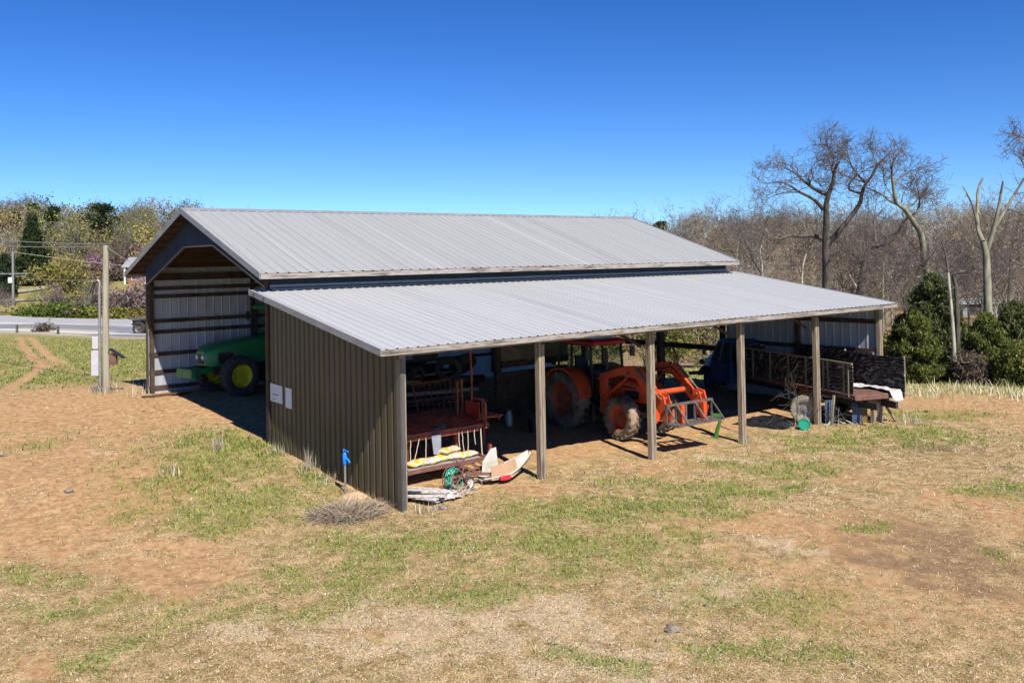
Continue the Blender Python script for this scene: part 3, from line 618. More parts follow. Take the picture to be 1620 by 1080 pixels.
def tractor(name, label, loc, rz, body, rim, roofm, fr, rr_, wb, tr, hood, tyre_f='tyre', tyre_r='tyre', trr=None):
    """local +x is forwards. fr/rr_ = (radius, width, rim) ; hood = list of (x, halfwidth, z0, z1)"""
    t = thing(name, label, 'tractor', loc, rz); trr = trr or tr+.05
    b = MB(); b.box((wb*.55, 0, .78), (wb*1.05, .38, .46)); b.box((-.1, 0, .85), (.8, .55, .6)); b.box((wb, 0, fr[0]), (.22, tr*1.7, .16)); b.box((0, 0, rr_[0]), (.3, trr*1.7, .26)); b.box((wb+.15, 0, .85), (.9, .34, .3)); b.build('chassis', 'iron', t, bevel=.02)
    for s in (-1, 1):
        wheel(t, *fr, (wb, s*tr, fr[0]), s, rim, tyre_f, 18); wheel(t, *rr_, (0, s*trr, rr_[0]), s, rim, tyre_r, 22)
        # rear fender, an arch over the tyre
        R = rr_[0]+.08; n = 14; sec = []
        for k in range(n+1):
            a = math.radians(158-k*(158-8)/n); px, pz = math.cos(a)*R, math.sin(a)*R+rr_[0]
            wy = .5*rr_[1]+.02; i_, o_ = s*(trr-wy-.05), s*(trr+wy)
            d = .035; sec.append([(px, i_, pz), (px, o_, pz-.0), (px*(1-d/R), o_, rr_[0]+(pz-rr_[0])*(1-d/R)-.03), (px*(1-d/R), i_, rr_[0]+(pz-rr_[0])*(1-d/R))])
        MB().loft(sec).build('fender', body, t, True)
    # hood
    def hs(x, hw, z0, z1):
        r = min(.16, (z1-z0)*.4); q = [(x, -hw, z0), (x, hw, z0)]
        for k in range(5): a = k/4*math.pi/2; q.append((x, hw-r+r*math.cos(a), z1-r+r*math.sin(a)))
        for k in range(5): a = k/4*math.pi/2; q.append((x, -hw+r-r*math.sin(a), z1-r+r*math.cos(a)))
        return q
    hd = MB().loft([hs(*q) for q in hood]).build('hood', body, t, True)
    xf, hw, z0, z1 = hood[-1]
    MB().prism([(xx, -(hood[0][1]+.006), zz) for xx, zz, s_ in ((xf-.95, z0+.04, 1), (xf-.42, z0+.04, 1), (xf-.40, z1-.10, 1), (xf-.5, z1-.06, 1), (xf-.98, z1-.1, 1))], (0, 2*(hood[0][1]+.006), 0)).build('side_grille', 'black', hd)
    MB().box((xf+.004, 0, (z0+z1)/2-.03), (.03, hw*1.3, (z1-z0)*.62)).build('grille', 'black', hd, bevel=.01)
    for s in (-1, 1): MB().lathe([(.075, 0), (.075, .05), (.04, .06), (.001, .062)], (xf-.01, s*hw*.6, z1-.2), (1, 0, 0), 14).build('headlight', 'white', hd, True)
    return t
def cab(t, x0, x1, hw, zf, zt, roofm, pillar='black', front=None):
    xm = x0+(x1-x0)*.42; b = MB(); xt0, xt1 = x0+.16, x1-.10; ht = hw-.06; xb1 = front or x1
    P = {}
    for s in (-1, 1):
        for k, (a_, t_) in enumerate((((x0, s*hw, zf+.35), (xt0, s*ht, zt)), ((xm, s*hw, zf+.1), (xm, s*ht, zt)), ((xb1, s*hw*.92, zf), (xt1, s*ht, zt)))):
            b.bar(a_, t_, .055, .065); P[s, k] = (a_, t_)
    for s in (-1, 1):
        b.bar(P[s, 0][0], P[s, 1][0], .05, .06); b.bar(P[s, 1][0], P[s, 2][0], .05, .06); b.bar(P[s, 0][1], P[s, 2][1], .05, .06)
    for k in (0, 2): b.bar(P[-1, k][0], P[1, k][0], .05, .06); b.bar(P[-1, k][1], P[1, k][1], .05, .06)
    b.box(((x0+xb1)/2+.1, 0, zf-.02), (xb1-x0-.2, hw*1.7, .08)); b.box((xb1-.06, 0, zf+.3), (.1, hw*1.5, .75))
    c = b.build('cab', pillar, t)
    for s in (-1, 1):
        b = MB(); q = [P[s, 0][0], P[s, 1][0], P[s, 1][1], P[s, 0][1]]; b.prism(q, (0, -s*.012, 0)); b.build('window', 'glass', c)
        b = MB(); q = [P[s, 1][0], P[s, 2][0], P[s, 2][1], P[s, 1][1]]; b.prism(q, (0, -s*.012, 0)); b.build('door', 'glass', c)
    MB().prism([P[-1, 2][0], P[1, 2][0], P[1, 2][1], P[-1, 2][1]], (-.012, 0, 0)).build('windscreen', 'glass', c)
    MB().prism([P[-1, 0][0], P[1, 0][0], P[1, 0][1], P[-1, 0][1]], (.012, 0, 0)).build('rear_window', 'glass', c)
    def rs(z, e): return [(xt0-.14-e, -ht-.05-e, z), (xt1+.16+e, -ht-.03-e, z), (xt1+.16+e, ht+.03+e, z), (xt0-.14-e, ht+.05+e, z)]
    MB().loft([rs(zt-.02, -.03), rs(zt+.02, .02), rs(zt+.11, .0), rs(zt+.17, -.10)]).build('cab_roof', roofm, t, bevel=.02)
    b = MB(); b.box((x0+.55, 0, zf+.42), (.45, .46, .14)); b.box((x0+.36, 0, zf+.75), (.12, .44, .6)); b.build('seat', 'black', t, bevel=.04)
    b = MB(); b.tube([(xb1-.2, 0, zf+.2), (xb1-.38, 0, zf+.78)], .025, 8); b.tube([(xb1-.38+.06*math.cos(a), .19*math.sin(a), zf+.78+.19*math.cos(a)*.5) for a in np.linspace(0, 2*math.pi, 17)], .014, 6); b.build('steering_wheel', 'black', t)
    for s in (-1, 1):
        b = MB(); b.tube([(xt1+.05, s*ht, zt-.1), (xt1+.2, s*(ht+.22), zt-.12)], .013, 6); b.box((xt1+.2, s*(ht+.27), zt-.24), (.05, .17, .3)); b.build('mirror', 'black', t)
    return c
# orange loader tractor in the third bay
fx, fy = 9.17, 2.05; hd_ = math.radians(-93.)
ot = tractor('loader_tractor', 'orange tractor with red cab roof and front loader parked nose out under the lean-to', (fx-2.35*math.cos(hd_), fy-2.35*math.sin(hd_), -.04), hd_, 'orange', 'rim', 'redroof',
    (.60, .36, .34), (.86, .48, .50), 2.35, .76, [(.95, .36, .98, 1.62), (1.6, .37, .98, 1.63), (2.5, .36, .98, 1.58), (2.85, .34, 1.0, 1.50), (3.02, .28, 1.04, 1.38)], 'muddy', 'muddy', .80)
cab(ot, -.62, .98, .66, 1.02, 2.47, 'redroof')
b = MB(); b.box((.95, -.66, .62), (.34, .26, .03)); b.box((.95, -.70, .40), (.34, .2, .03)); b.box((.78, -.72, .6), (.03, .1, .55)); b.box((1.12, -.72, .6), (.03, .1, .55)); b.build('step', 'iron', ot)
b = MB(); b.tube([(.5, -.48, .62), (1.35, -.48, .62)], .17, 14); b.build('fuel_tank', 'black', ot, True)
b = MB(); b.tube([(1.35, -.40, 1.5), (1.35, -.40, 2.3), (1.3, -.42, 2.42)], [.045, .05, .04], 10); b.build('exhaust', 'iron', ot, True)
MB().lathe([(.06, 0), (.06, .04), (.03, .06), (.001, .065)], (1.0, -.45, 2.43), (1, 0, 0), 12).build('work_lamp', 'white', ot, True)
for s in (-1, 1):
    y = s*.62; th = .09
    b = MB(); b.prism([(1.32, y-.05, .62), (1.62, y-.05, .62), (1.70, y-.05, 1.2), (1.62, y-.05, 1.72), (1.38, y-.05, 1.72), (1.36, y-.05, 1.2)], (0, .1, 0)); b.box((1.47, s*.42, .78), (.26, .42, .26)); b.build('loader_post', 'orange', ot, bevel=.012)
    b = MB(); pts = [(1.42, 1.52), (1.42, 1.72), (2.45, 2.02), (2.80, 2.06), (3.10, 1.95), (3.95, 1.10), (3.98, .86), (3.80, .84), (3.62, 1.06), (2.90, 1.70), (2.40, 1.78)]
    b.prism([(px, y-th/2+s*.08, pz) for px, pz in pts], (0, th, 0)); arm = b.build('loader_arm', 'orange', ot, bevel=.012)
    b = MB(); b.tube([(1.55, y+s*.08, 1.02), (2.30, y+s*.08, 1.55)], .045, 12); b.tube([(2.25, y+s*.08, 1.51), (2.62, y+s*.08, 1.80)], .024, 10); b.build('lift_cylinder', 'orange', arm, True)
    for dy in (.0, .16):
        b = MB(); b.tube([(2.95, y+s*.02+s*dy, 2.02), (3.55, y+s*.02+s*dy, 1.53)], .042, 12); b.tube([(3.5, y+s*.02+s*dy, 1.57), (3.92, y+s*.02+s*dy, 1.24)], .022, 10); b.build('tilt_cylinder' if dy == 0 else 'levelling_rod', 'orange' if dy == 0 else 'steel', arm, True)
    b = MB(); b.prism([(3.72, y+s*.13, 1.42), (3.98, y+s*.13, 1.38), (4.12, y+s*.13, .95), (4.02, y+s*.13, .70), (3.88, y+s*.13, .74), (3.78, y+s*.13, 1.0)], (0, s*.05, 0)); b.prism([(3.72, y-s*.02, 1.42), (3.98, y-s*.02, 1.38), (4.12, y-s*.02, .95), (4.02, y-s*.02, .70), (3.88, y-s*.02, .74), (3.78, y-s*.02, 1.0)], (0, -s*.03, 0)); b.tube([(3.9, y-s*.1, 1.3), (3.9, y+s*.22, 1.3)], .03, 10); b.build('end_bracket', 'orange', arm, bevel=.008)
    b = MB(); b.tube([(1.5, y, 1.5), (2.4, y+s*.02, 1.84), (2.9, y+s*.02, 1.93), (3.4, y, 1.62)], .012, 6); b.build('hydraulic_hose', 'black', arm, True)
MB().tube([(3.38, -.66, 1.36), (3.38, .66, 1.36)], .075, 16).build('loader_crossbar', 'orange', ot, True)
b = MB(); b.box((3.05, 0, .86), (.35, .62, .35)); b.box((3.24, 0, .62), (.06, .72, .14)); b.build('front_bumper', 'orange', ot, bevel=.015)
b = MB(); b.box((3.30, 0, .60), (.03, .46, .1)); b.build('number_panel', 'steel', ot)
b = MB() # fork carriage
for z in (.68, 1.16): b.box((4.20, -.05, z), (.07, 1.75, .06))
for y in (-.9, -.55, -.2, .15, .5, .8): b.box((4.20, y, .92), (.05, .06, .46))
b.box((4.42, -.05, .67), (.44, 1.75, .025)); b.bar((4.2, -.9, 1.16), (4.62, -.9, .70), .03, .03); b.bar((4.2, .8, 1.16), (4.62, .8, .70), .03, .03)
for y in (-.55, .15): b.bar((4.2, y, 1.16), (4.62, y, .70), .05, .03)
b.build('fork_carriage', 'steel', ot)
for s in (-1, 1): # dark decal stripe along each loader arm, dust boots, hose loops
    y = s*.74+s*.0; MB().prism([(1.75, y, 1.72), (2.25, y, 1.86), (2.25, y, 1.92), (1.75, y, 1.79)], (0, s*.004, 0)).build('stripe', 'black', ot)
    for dz in (0, .05): MB().tube([(1.4, s*.5, 1.15+dz), (1.75, s*.66, 1.45+dz), (2.3, s*.60, 1.62+dz), (2.75, s*.55, 1.72+dz), (3.2, s*.60, 1.5+dz), (3.7, s*.62, 1.25+dz)], .013, 6).build('hydraulic_hose', 'black', ot, True)
    for p in ((1.42, 1.6), (1.5, .98), (2.66, 1.84), (3.9, 1.28), (3.95, .92), (2.95, 2.0)): MB().tube([(p[0], s*.55, p[1]), (p[0], s*.80, p[1])], .032, 10).build('pivot_pin', 'steel', ot, True)
MB().prism([(1.1, -.376, 1.40), (2.5, -.366, 1.36), (2.5, -.366, 1.39), (1.1, -.376, 1.44)], (0, -.004, 0)).build('stripe', 'black', ot)
for s in (-1, 1): MB().box((4.32, s*.42-.05, .9), (.10, .12, .5)).build('fork_heel', 'orange', ot)
# green tractor in the main barn
gh = math.radians(180+9)
gx, gy = 2.05, 14.3
gt = tractor('green_tractor', 'green tractor with yellow wheel rims parked nose out in the tall bay', (gx-2.45*math.cos(gh), gy-2.45*math.sin(gh), G(gx, gy)-.02), gh, 'green', 'yellow', 'green',
    (.66, .38, .38), (.92, .52, .55), 2.45, .80, [(.9, .42, 1.0, 1.86), (1.9, .42, 1.0, 1.83), (2.9, .41, 1.0, 1.74), (3.25, .38, 1.0, 1.64), (3.40, .30, 1.04, 1.50)], trr=.88)
cab(gt, -.75, .95, .72, 1.1, 2.75, 'green')
b = MB()
for s in (-1, 1): b.prism([(1.0, s*.405, 1.62), (2.9, s*.388, 1.50), (2.9, s*.388, 1.535), (1.0, s*.405, 1.67)], (0, s*.004, 0))
b.build('stripe', 'yellow', gt)
b = MB(); b.box((3.45, 0, .86), (.75, .40, .2)); b.box((3.9, 0, .84), (.20, .95, .3)); b.build('front_weight', 'green', gt, bevel=.03)
b = MB(); b.tube([(1.15, .40, 1.7), (1.15, .42, 2.65), (1.05, .42, 2.85)], [.06, .055, .05], 12); b.build('exhaust', 'iron', gt, True)
# ------------------------------------------------------------------ old blue stake truck under the last bay
T0 = np.array([15.05, -1.02]); tf = np.array([.335, .942]); ta = math.atan2(tf[1], tf[0])
tk = thing('stake_truck', 'old blue farm truck with tall black plywood stake sides backed out of the last bay', 'truck', (15.05, -1.02, -.16), ta)
# local x forward from the rear corner, local y to the left (towards the camera side); bed spans y from -1.75 to 0
BW = 1.62; BZ = .93
b = MB(); b.box((3.1, -BW/2, BZ-.04), (6.3, BW, .08)); b.box((-.03, -BW/2, BZ-.08), (.06, BW+.04, .14)); bed = b.build('bed', 'rustdeck', tk, bevel=.008)
b = MB(); b.box((2.75, .03, BZ-.07), (5.6, .05, .12)); b.box((2.75, -BW-.03, BZ-.07), (5.6, .05, .12)); b.box((1.4, .06, BZ-.10), (2.7, .03, .06)); b.build('side_rail', 'rustpink', bed)
b = MB(); b.box((4.3, -BW/2-.35, .62), (9.4, .09, .2)); b.box((4.3, -BW/2+.35, .62), (9.4, .09, .2))
for x in np.arange(.3, 5.6, .75): b.box((x, -BW/2, .82), (.08, BW-.1, .1))
b.build('chassis', 'iron', tk)
H1 = .88
b = MB(); b.box((3.10, .03, BZ+.02+H1/2), (6.1, .03, H1)); sp_ = b.build('side_panel', 'plybed', tk)
b = MB()
for x in (.22, .42, 1.15, 1.35, 2.2, 3.1, 4.1, 5.1, 6.0): b.box((x, .065, BZ+H1/2-.02), (.05, .04, H1+.1))
b.box((3.10, .062, BZ+H1+.045), (6.12, .06, .05)); b.build('stakes', 'wood', sp_)
MB().box((3.0, -BW-.03, BZ+.02+.50), (6.4, .03, 1.0)).build('side_panel', 'plybed', tk)
b = MB()
for x in (-.12, 1.2, 2.5, 3.8, 5.1): b.box((x, -BW-.075, BZ+.46), (.09, .05, 1.24))
b.build('stakes', 'wood', tk)
MB().box((6.2, -BW/2, BZ+.5), (.04, BW-.04, 1.0)).build('head_board', 'plybed', tk)
# sheet on the bed, hanging over the tail
def cloth(name, m, f, nu, nv, parent=None, solid=.004):
    V = [f(i/nu, j/nv) for i in range(nu+1) for j in range(nv+1)]; n = nv+1
    return MB().add(V, [(i*n+j, i*n+j+1, (i+1)*n+j+1, (i+1)*n+j) for i in range(nu) for j in range(nv)]).build(name, m, parent, True, solid=solid)
def tw(lx, ly, z): # truck local to world
    n_ = np.array([-tf[1], tf[0]]); p = T0+tf*lx+n_*ly; return (p[0], p[1], z-.16)
def fsheet(u, v):
    lx = 1.6-1.95*u; ly = -BW+.05+v*.62*(1-.55*u)+.1*math.sin(u*9)*v; n = fbm(lx*4, ly*5, 9, 3)*.11
    z = BZ+.02+n
    if lx < -.12: z = BZ+.05-(-.12-lx)*1.35+n*.6; lx = -.12-(-.12-lx)*.45
    return tw(lx, ly, z)
tag(cloth('plastic_sheet', 'tarpwhite', fsheet, 40, 18), 'crumpled white plastic sheet on the truck bed, spilling over its tail', 'sheet')
b = MB(); b.box((.25, -BW/2-.1, .72), (.12, 1.0, .16)); b.box((.2, -.62, .75), (.4, .3, .07)); b.build('tail_crossmember', 'rustpink', tk)
for y, s in ((-.12, 1), (-BW+.12, -1)):
    wheel(tk, .43, .24, .27, (2.35, y, .43), s, 'steel', 'muddy', 26); wheel(tk, .43, .22, .27, (8.05, y+s*.02, .43), s, 'blue', 'tyre', 26)
b = MB(); b.box((2.35, -BW/2, .43), (.16, BW-.3, .16)); b.box((8.05, -BW/2, .43), (.12, BW-.3, .12)); b.build('axles', 'iron', tk)
# cab and hood
CY0 = -BW/2; n_before = set(bpy.data.objects)
def csec(x, hw, z0, z1, r=.1, top=None):
    top = top if top is not None else hw; return [(x, CY0-hw, z0), (x, CY0+hw, z0), (x, CY0+hw, z0+(z1-z0)*.55), (x, CY0+top, z1-r), (x, CY0+top-r, z1), (x, CY0-top+r, z1), (x, CY0-top, z1-r), (x, CY0-hw, z0+(z1-z0)*.55)]
c_ = MB().loft([csec(5.75, .92, .48, 1.25), csec(7.10, .92, .48, 1.25)]).build('cab', 'blue', tk, bevel=.03)
b = MB()
for s in (-1, 1):
    b.bar((5.78, CY0+s*.88, 1.22), (5.88, CY0+s*.72, 1.92), .07, .12); b.bar((7.05, CY0+s*.88, 1.22), (6.80, CY0+s*.72, 1.92), .06, .06); b.bar((6.5, CY0+s*.89, 1.22), (6.45, CY0+s*.74, 1.92), .04, .05)
b.build('pillars', 'blue', c_)
MB().loft([[(5.80, CY0-.74, 1.92), (6.88, CY0-.74, 1.90), (6.88, CY0+.74, 1.90), (5.80, CY0+.74, 1.92)], [(5.84, CY0-.72, 2.0), (6.82, CY0-.70, 1.98), (6.82, CY0+.70, 1.98), (5.84, CY0+.72, 2.0)], [(5.95, CY0-.6, 2.05), (6.7, CY0-.6, 2.03), (6.7, CY0+.6, 2.03), (5.95, CY0+.6, 2.05)]]).build('cab_roof', 'blue', c_, bevel=.02)
MB().prism([(7.03, CY0-.85, 1.26), (7.03, CY0+.85, 1.26), (6.82, CY0+.7, 1.88), (6.82, CY0-.7, 1.88)], (-.012, 0, 0)).build('windscreen', 'darkglass', c_)
for s in (-1, 1):
    MB().prism([(5.85, CY0+s*.87, 1.27), (6.98, CY0+s*.87, 1.27), (6.78, CY0+s*.73, 1.88), (5.9, CY0+s*.73, 1.88)], (0, -s*.01, 0)).build('side_window', 'darkglass', c_)
    b = MB(); b.prism([(5.95, CY0+s*.935, .55), (6.95, CY0+s*.935, .55), (6.95, CY0+s*.935, 1.2), (5.95, CY0+s*.935, 1.2)], (0, s*.012, 0)); dr = b.build('door', 'blue', c_, bevel=.01)
    MB().bar((6.05, CY0+s*.965, 1.08), (6.18, CY0+s*.965, 1.08), .02, .025).build('handle', 'steel', dr)
MB().loft([csec(7.08, .55, .7, 1.36, .12, .5), csec(7.6, .50, .7, 1.38, .16, .44), csec(8.2, .44, .7, 1.30, .16, .38), csec(8.45, .38, .72, 1.14, .12, .30)]).build('hood', 'blue', tk, True)
MB().box((8.46, CY0, .92), (.04, .6, .36)).build('grille', 'steel', tk)
for s in (-1, 1):
    sec = []
    for k in range(13):
        a = math.radians(175-k*13.5); px, pz = 7.35+math.cos(a)*.62, .43+math.sin(a)*.56
        i_, o_ = CY0+s*.45, CY0+s*.95; sec.append([(px, i_, pz+.03), (px, o_, pz), (7.35+(px-7.35)*.93, o_, .43+(pz-.43)*.93), (7.35+(px-7.35)*.93, i_, .43+(pz-.43)*.93)])
    MB().loft(sec).build('fender', 'blue', tk, True)
    MB().lathe([(.10, -.08), (.11, .02), (.08, .05), (.001, .07)], (8.2, CY0+s*.62, 1.02), (1, 0, 0), 16).build('headlight', 'steel', tk, True)
MB().box((8.62, CY0, .55), (.08, 1.9, .14)).build('bumper', 'steel', tk, bevel=.02)
b = MB(); b.tube([tuple(np.array((6.9, CY0+.95, 1.2))), (7.0, CY0+1.2, 1.5)], .012, 6); b.box((7.0, CY0+1.22, 1.55), (.03, .14, .22)); b.build('mirror', 'steel', tk)
for o in set(bpy.data.objects)-n_before:
    for v in o.data.vertices: v.co.x += .7
# ------------------------------------------------------------------ things under and around the barn
def rbar(b, p, q, w, h=None): return b.bar(p, q, w, h or w)
# red steel deck implement in the first bay
im = thing('red_implement', 'rusty red slatted steel farm implement standing in the first bay behind the corner post', 'farm implement', (0, 0, 0))
DZ = 1.14
b = MB()
for i in range(13):
    y = 1.62+i*.185; b.box((2.05+.42*(y-1.5)/2.4, y, DZ), (2.5, .10, .03))
dk = b.build('deck', 'rust', im)
b = MB(); b.box((2.08, 1.50, DZ-.03), (2.5, .05, .10)); b.box((2.5, 3.95, DZ-.05), (2.6, .06, .1))
for x in (.95, 2.1, 3.28): b.bar((x, 1.5, DZ-.08), (x+.42, 3.95, DZ-.08), .06, .08)
b.box((1.9, 1.47, DZ-.10), (2.2, .012, .06)); b.build('frame', 'rust', im)
for x, y in ((1.15, 1.7), (2.55, 1.75), (2.95, 3.6), (1.5, 3.6)): MB().box((x, y, DZ/2-.03), (.08, .08, DZ-.02)).build('leg', 'rust', im)
b = MB(); b.tube([(3.60, 2.55, DZ-.1), (3.60, 2.52, 2.1), (3.55, 2.5, 2.82), (3.48, 2.5, 2.92)], [.03, .028, .026, .02], 10); b.build('mast', 'rust', im)
for x in (3.42, 3.56): MB().box((x, 2.9, 1.55), (.05, .06, .95)).build('upright', 'rust', im)
b = MB(); b.tube([(3.20, 1.45, DZ-.1), (3.20, 1.45, 1.62), (3.14, 1.5, 1.72), (3.05, 1.7, 1.74)], .032, 10); b.tube([(3.3, 1.7, DZ-.1), (3.3, 1.7, 1.62)], .02, 8); b.build('corner_post', 'rust', im)
b = MB(); b.box((3.3, 2.1, 1.38), (.02, .55, .42)); b.build('seat_panel', 'redroof', im)
b = MB()
for y in (2.65, 2.85, 3.05, 3.25): b.box((4.0, y, 1.03), (1.25, .09, .04))
b.box((3.5, 2.95, .98), (.06, .75, .06)); b.box((4.5, 2.95, .98), (.06, .75, .06)); b.build('side_step', 'rust', im)
MB().box((4.45, 3.2, .5), (.06, .06, .98)).build('leg', 'rust', im)
b = MB(); b.tube([(3.4, 2.85, 2.02), (3.2, 2.8, 1.98), (2.95, 2.75, 1.6), (2.75, 2.7, DZ+.03)], .016, 7); b.tube([(3.42, 2.8, 2.04), (3.25, 2.7, 2.0), (3.05, 2.6, 1.6), (2.9, 2.5, DZ+.03)], .014, 7)
b.tube([(3.5, 2.8, 1.7), (3.7, 2.5, 1.5), (3.55, 2.2, 1.3), (3.3, 1.9, 1.2)], .012, 6); b.tube([(3.55, 2.9, 1.6), (3.3, 2.5, 1.25), (3.25, 2.0, 1.2), (3.1, 1.8, 1.18)], .01, 6); b.tube([(3.6, 2.5, 1.95), (3.8, 2.2, 1.75), (3.6, 1.9, 1.6), (3.25, 1.6, 1.7)], .01, 6); b.build('hoses', 'wooddark', im, True)
b = MB(); b.box((2.02, 1.22, .41), (2.45, .09, .09)); b.box((2.0, 1.78, .41), (2.4, .07, .07)); b.box((.9, 1.5, .4), (.08, .6, .08)); b.box((3.1, 1.5, .4), (.08, .6, .08)); b.build('lower_frame', 'rustpink', im)
b = MB(); b.box((3.12, 1.2, .53), (.07, .07, .36)); b.box((3.25, 1.22, .52), (.14, .07, .07)); b.build('hitch_peg', 'rust', im)
b = MB(); b.box((1.85, 1.28, .468), (1.95, .20, .025)); b.box((1.82, 1.52, .472), (1.9, .22, .025)); b.build('shelf_board', 'woodx', im)
b = MB(); b.bar((2.2, 1.1, .38), (2.9, .75, .04), .05, .04); b.bar((2.5, 1.15, .38), (2.95, .8, .05), .05, .04); b.bar((2.75, 1.15, .38), (3.1, .85, .05), .04, .04); b.build('brace', 'rustpink', im)
for x, l, dx in ((.98, .78, -.02), (1.12, .7, -.03), (1.35, .72, -.22), (1.52, .68, -.02), (2.42, .55, .02), (2.52, .5, .03), (2.68, .62, -.01), (2.86, .35, .02), (3.06, .95, .02)):
    b = MB(); n = 7; b.tube([(x+dx*k/n+random.uniform(-.008, .008), 1.455-.02*k/n, DZ-.08-l*k/n) for k in range(n+1)], .009 if x < 3 and x > 1 else .014, 6)
    b.build('rope', 'rope', im, True)
# engine, scrap
e = thing('small_engine', 'small grey blue engine lying on the red slatted deck', 'engine', (1.75, 3.1, DZ+.02), .5)
b = MB(); b.tube([(-.15, 0, .13), (.12, 0, .13)], .11, 14); b.box((.0, .0, .24), (.16, .12, .1)); b.build('block', 'tarpgrey', e); b = MB(); b.tube([(-.3, .1, .1), (-.15, .02, .13)], .09, 12); b.build('flywheel', 'iron', e); b = MB(); b.tube([(.1, 0, .15), (.3, -.1, .06), (.45, -.12, .02)], .012, 6); b.build('pipe', 'steel', e)
tag(MB().prism([(1.75, 1.52, DZ+.03), (2.12, 1.54, DZ+.03), (2.25, 1.75, DZ+.10), (2.02, 1.76, DZ+.05)], (0, 0, .004)).build('sheet_metal_scrap', 'galv'), 'bent pale sheet metal scrap on the front edge of the red deck', 'scrap metal')
b = MB(); b.prism([(1.66, 1.44, 1.08), (1.92, 1.44, 1.08), (1.90, 1.42, .62), (1.70, 1.42, .66)], (0, -.006, 0)); tag(b.build('sheet_metal_scrap', 'tarpgrey'), 'grey sheet metal strip hanging down from the red deck edge', 'scrap metal')
# feed sacks
def sack(x, y, z, rz, l, wd, h, lab):
    nu, nv = 26, 16; V = []; 
    for i in range(nu+1):
        for j in range(nv):
            u = i/nu*2-1; a = j/nv*2*math.pi; e = (1-abs(u)**5)**.5; f = .35+.65*e
            px = u*l/2; py = math.cos(a)*wd/2*(.75+.25*e); pz = math.sin(a)*h/2*max(e, .06)
            n = fbm(px*9+x*7, py*9+a, 5, 3)-.5; V.append((px, py+n*.02, max(pz+n*.05, -h*.42)))
    F = [(i*nv+j, i*nv+(j+1) % nv, (i+1)*nv+(j+1) % nv, (i+1)*nv+j) for i in range(nu) for j in range(nv)]+[tuple(range(nv)), tuple(nu*nv+j for j in range(nv))]
    o = MB().add(V, F).build('feed_sack', 'sack', None, True); o.location = (x, y, z); o.rotation_euler = (0, random.uniform(-.04, .04), rz); tag(o, lab, 'sack', 'yellow and white feed sacks')
sack(1.35, 1.36, .545, .05, .82, .36, .15, 'yellow and white feed sack at the left end of the shelf board')
sack(2.05, 1.40, .55, -.1, .75, .36, .16, 'yellow and white feed sack in the middle of the shelf board')
sack(2.55, 1.36, .54, .12, .55, .32, .13, 'whitish feed sack at the right end of the shelf board')
sack(2.15, 1.46, .68, .35, .62, .30, .13, 'crumpled yellow feed sack lying on top of the other sacks')
# peeling white boards by the corner post
for i, (x, y, z, l, rz, wd) in enumerate(((.55, .75, .05, 1.5, -1.15, .22), (.85, .85, .05, 1.5, -1.05, .2), (.50, .45, .10, 1.25, -1.25, .18), (.78, .62, .13, 1.35, -1.0, .2), (1.05, .55, .09, 1.1, -.9, .16), (.60, .25, .16, 1.0, -.75, .2), (.42, .95, .15, 1.2, -1.1, .17), (.9, .25, .06, .9, -.7, .15), (1.1, .95, .04, 1.2, -1.2, .12))):
    o = MB().box((0, 0, 0), (l, wd, .03)).build('board', 'plank', None, bevel=.004); o.location = (x, y, z+G(x, y)); o.rotation_euler = (random.uniform(-.15, .15), random.uniform(-.05, .05), rz)
    tag(o, 'peeling white board in the heap beside the corner post', 'board', 'peeling white boards heaped by the corner post')
def fcr(u, v):
    x = .72+u*.75; y = -.02+v*.4; return (x, y, .06+G(x, y)+fbm(x*7, y*7, 14, 3)*.2*math.sin(math.pi*min(max(u, .05), .95))*math.sin(math.pi*min(max(v, .08), .92))-.02)
tag(cloth('crumpled_sheet', 'tarpwhite', fcr, 22, 14), 'crumpled dirty white sheet at the foot of the white board heap', 'sheet')
# hose reel cart
rc = thing('hose_reel', 'teal garden hose wound on a rusty reel cart in front of the red beam', 'hose reel', (1.55, .42, G(1.55, .42)), .25)
b = MB()
for k in range(6):
    r = .17+.022*(k % 3); y = -.09+.032*k; pts = [(math.cos(a)*r, y+.01*math.sin(3*a), .30+math.sin(a)*r*1.05) for a in np.linspace(0, 2*math.pi*.98, 30)]; b.tube(pts, .014, 6)
b.tube([(-.2, -.1, .48), (-.3, -.1, .56), (-.36, -.12, .54)], .02, 8); b.build('hose', 'hose', rc, True)
for y in (-.14, .12):
    b = MB(); b.tube([(math.cos(a)*.25, y, .30+math.sin(a)*.25) for a in np.linspace(0, 2*math.pi, 25)], .01, 6)
    for a in np.linspace(0, 2*math.pi, 7)[:-1]: b.tube([(0, y, .3), (math.cos(a)*.25, y, .3+math.sin(a)*.25)], .007, 5)
    b.build('reel_side', 'rustpink', rc, True)
b = MB(); b.tube([(-.3, -.16, .05), (.1, -.16, .42), (.15, -.16, .72)], .013, 6); b.tube([(.35, -.16, -.0), (0, -.16, .5), (-.12, -.16, .75)], .013, 6); b.tube([(-.35, -.17, .36), (.6, -.17, .46)], .012, 6); b.tube([(-.3, .14, .05), (.1, .14, .42), (.15, .14, .7)], .013, 6); b.tube([(.15, -.16, .70), (.15, .14, .70)], .012, 6); b.build('cart_frame', 'rustpink', rc, True)
wheel(rc, .15, .06, .10, (.36, -.12, .15), -1, 'cream', 'tyre', 10)
b = MB()
for k in range(26):
    p = np.array([.1+random.uniform(-.35, .4), -.22+random.uniform(-.12, .1), .03]); pts = []
    for j in range(6): pts.append(tuple(p)); p = p+np.array([random.uniform(-.14, .14), random.uniform(-.08, .08), random.uniform(-.03, .09)]); p[2] = max(p[2], .01)
    b.tube(pts, .005, 4)
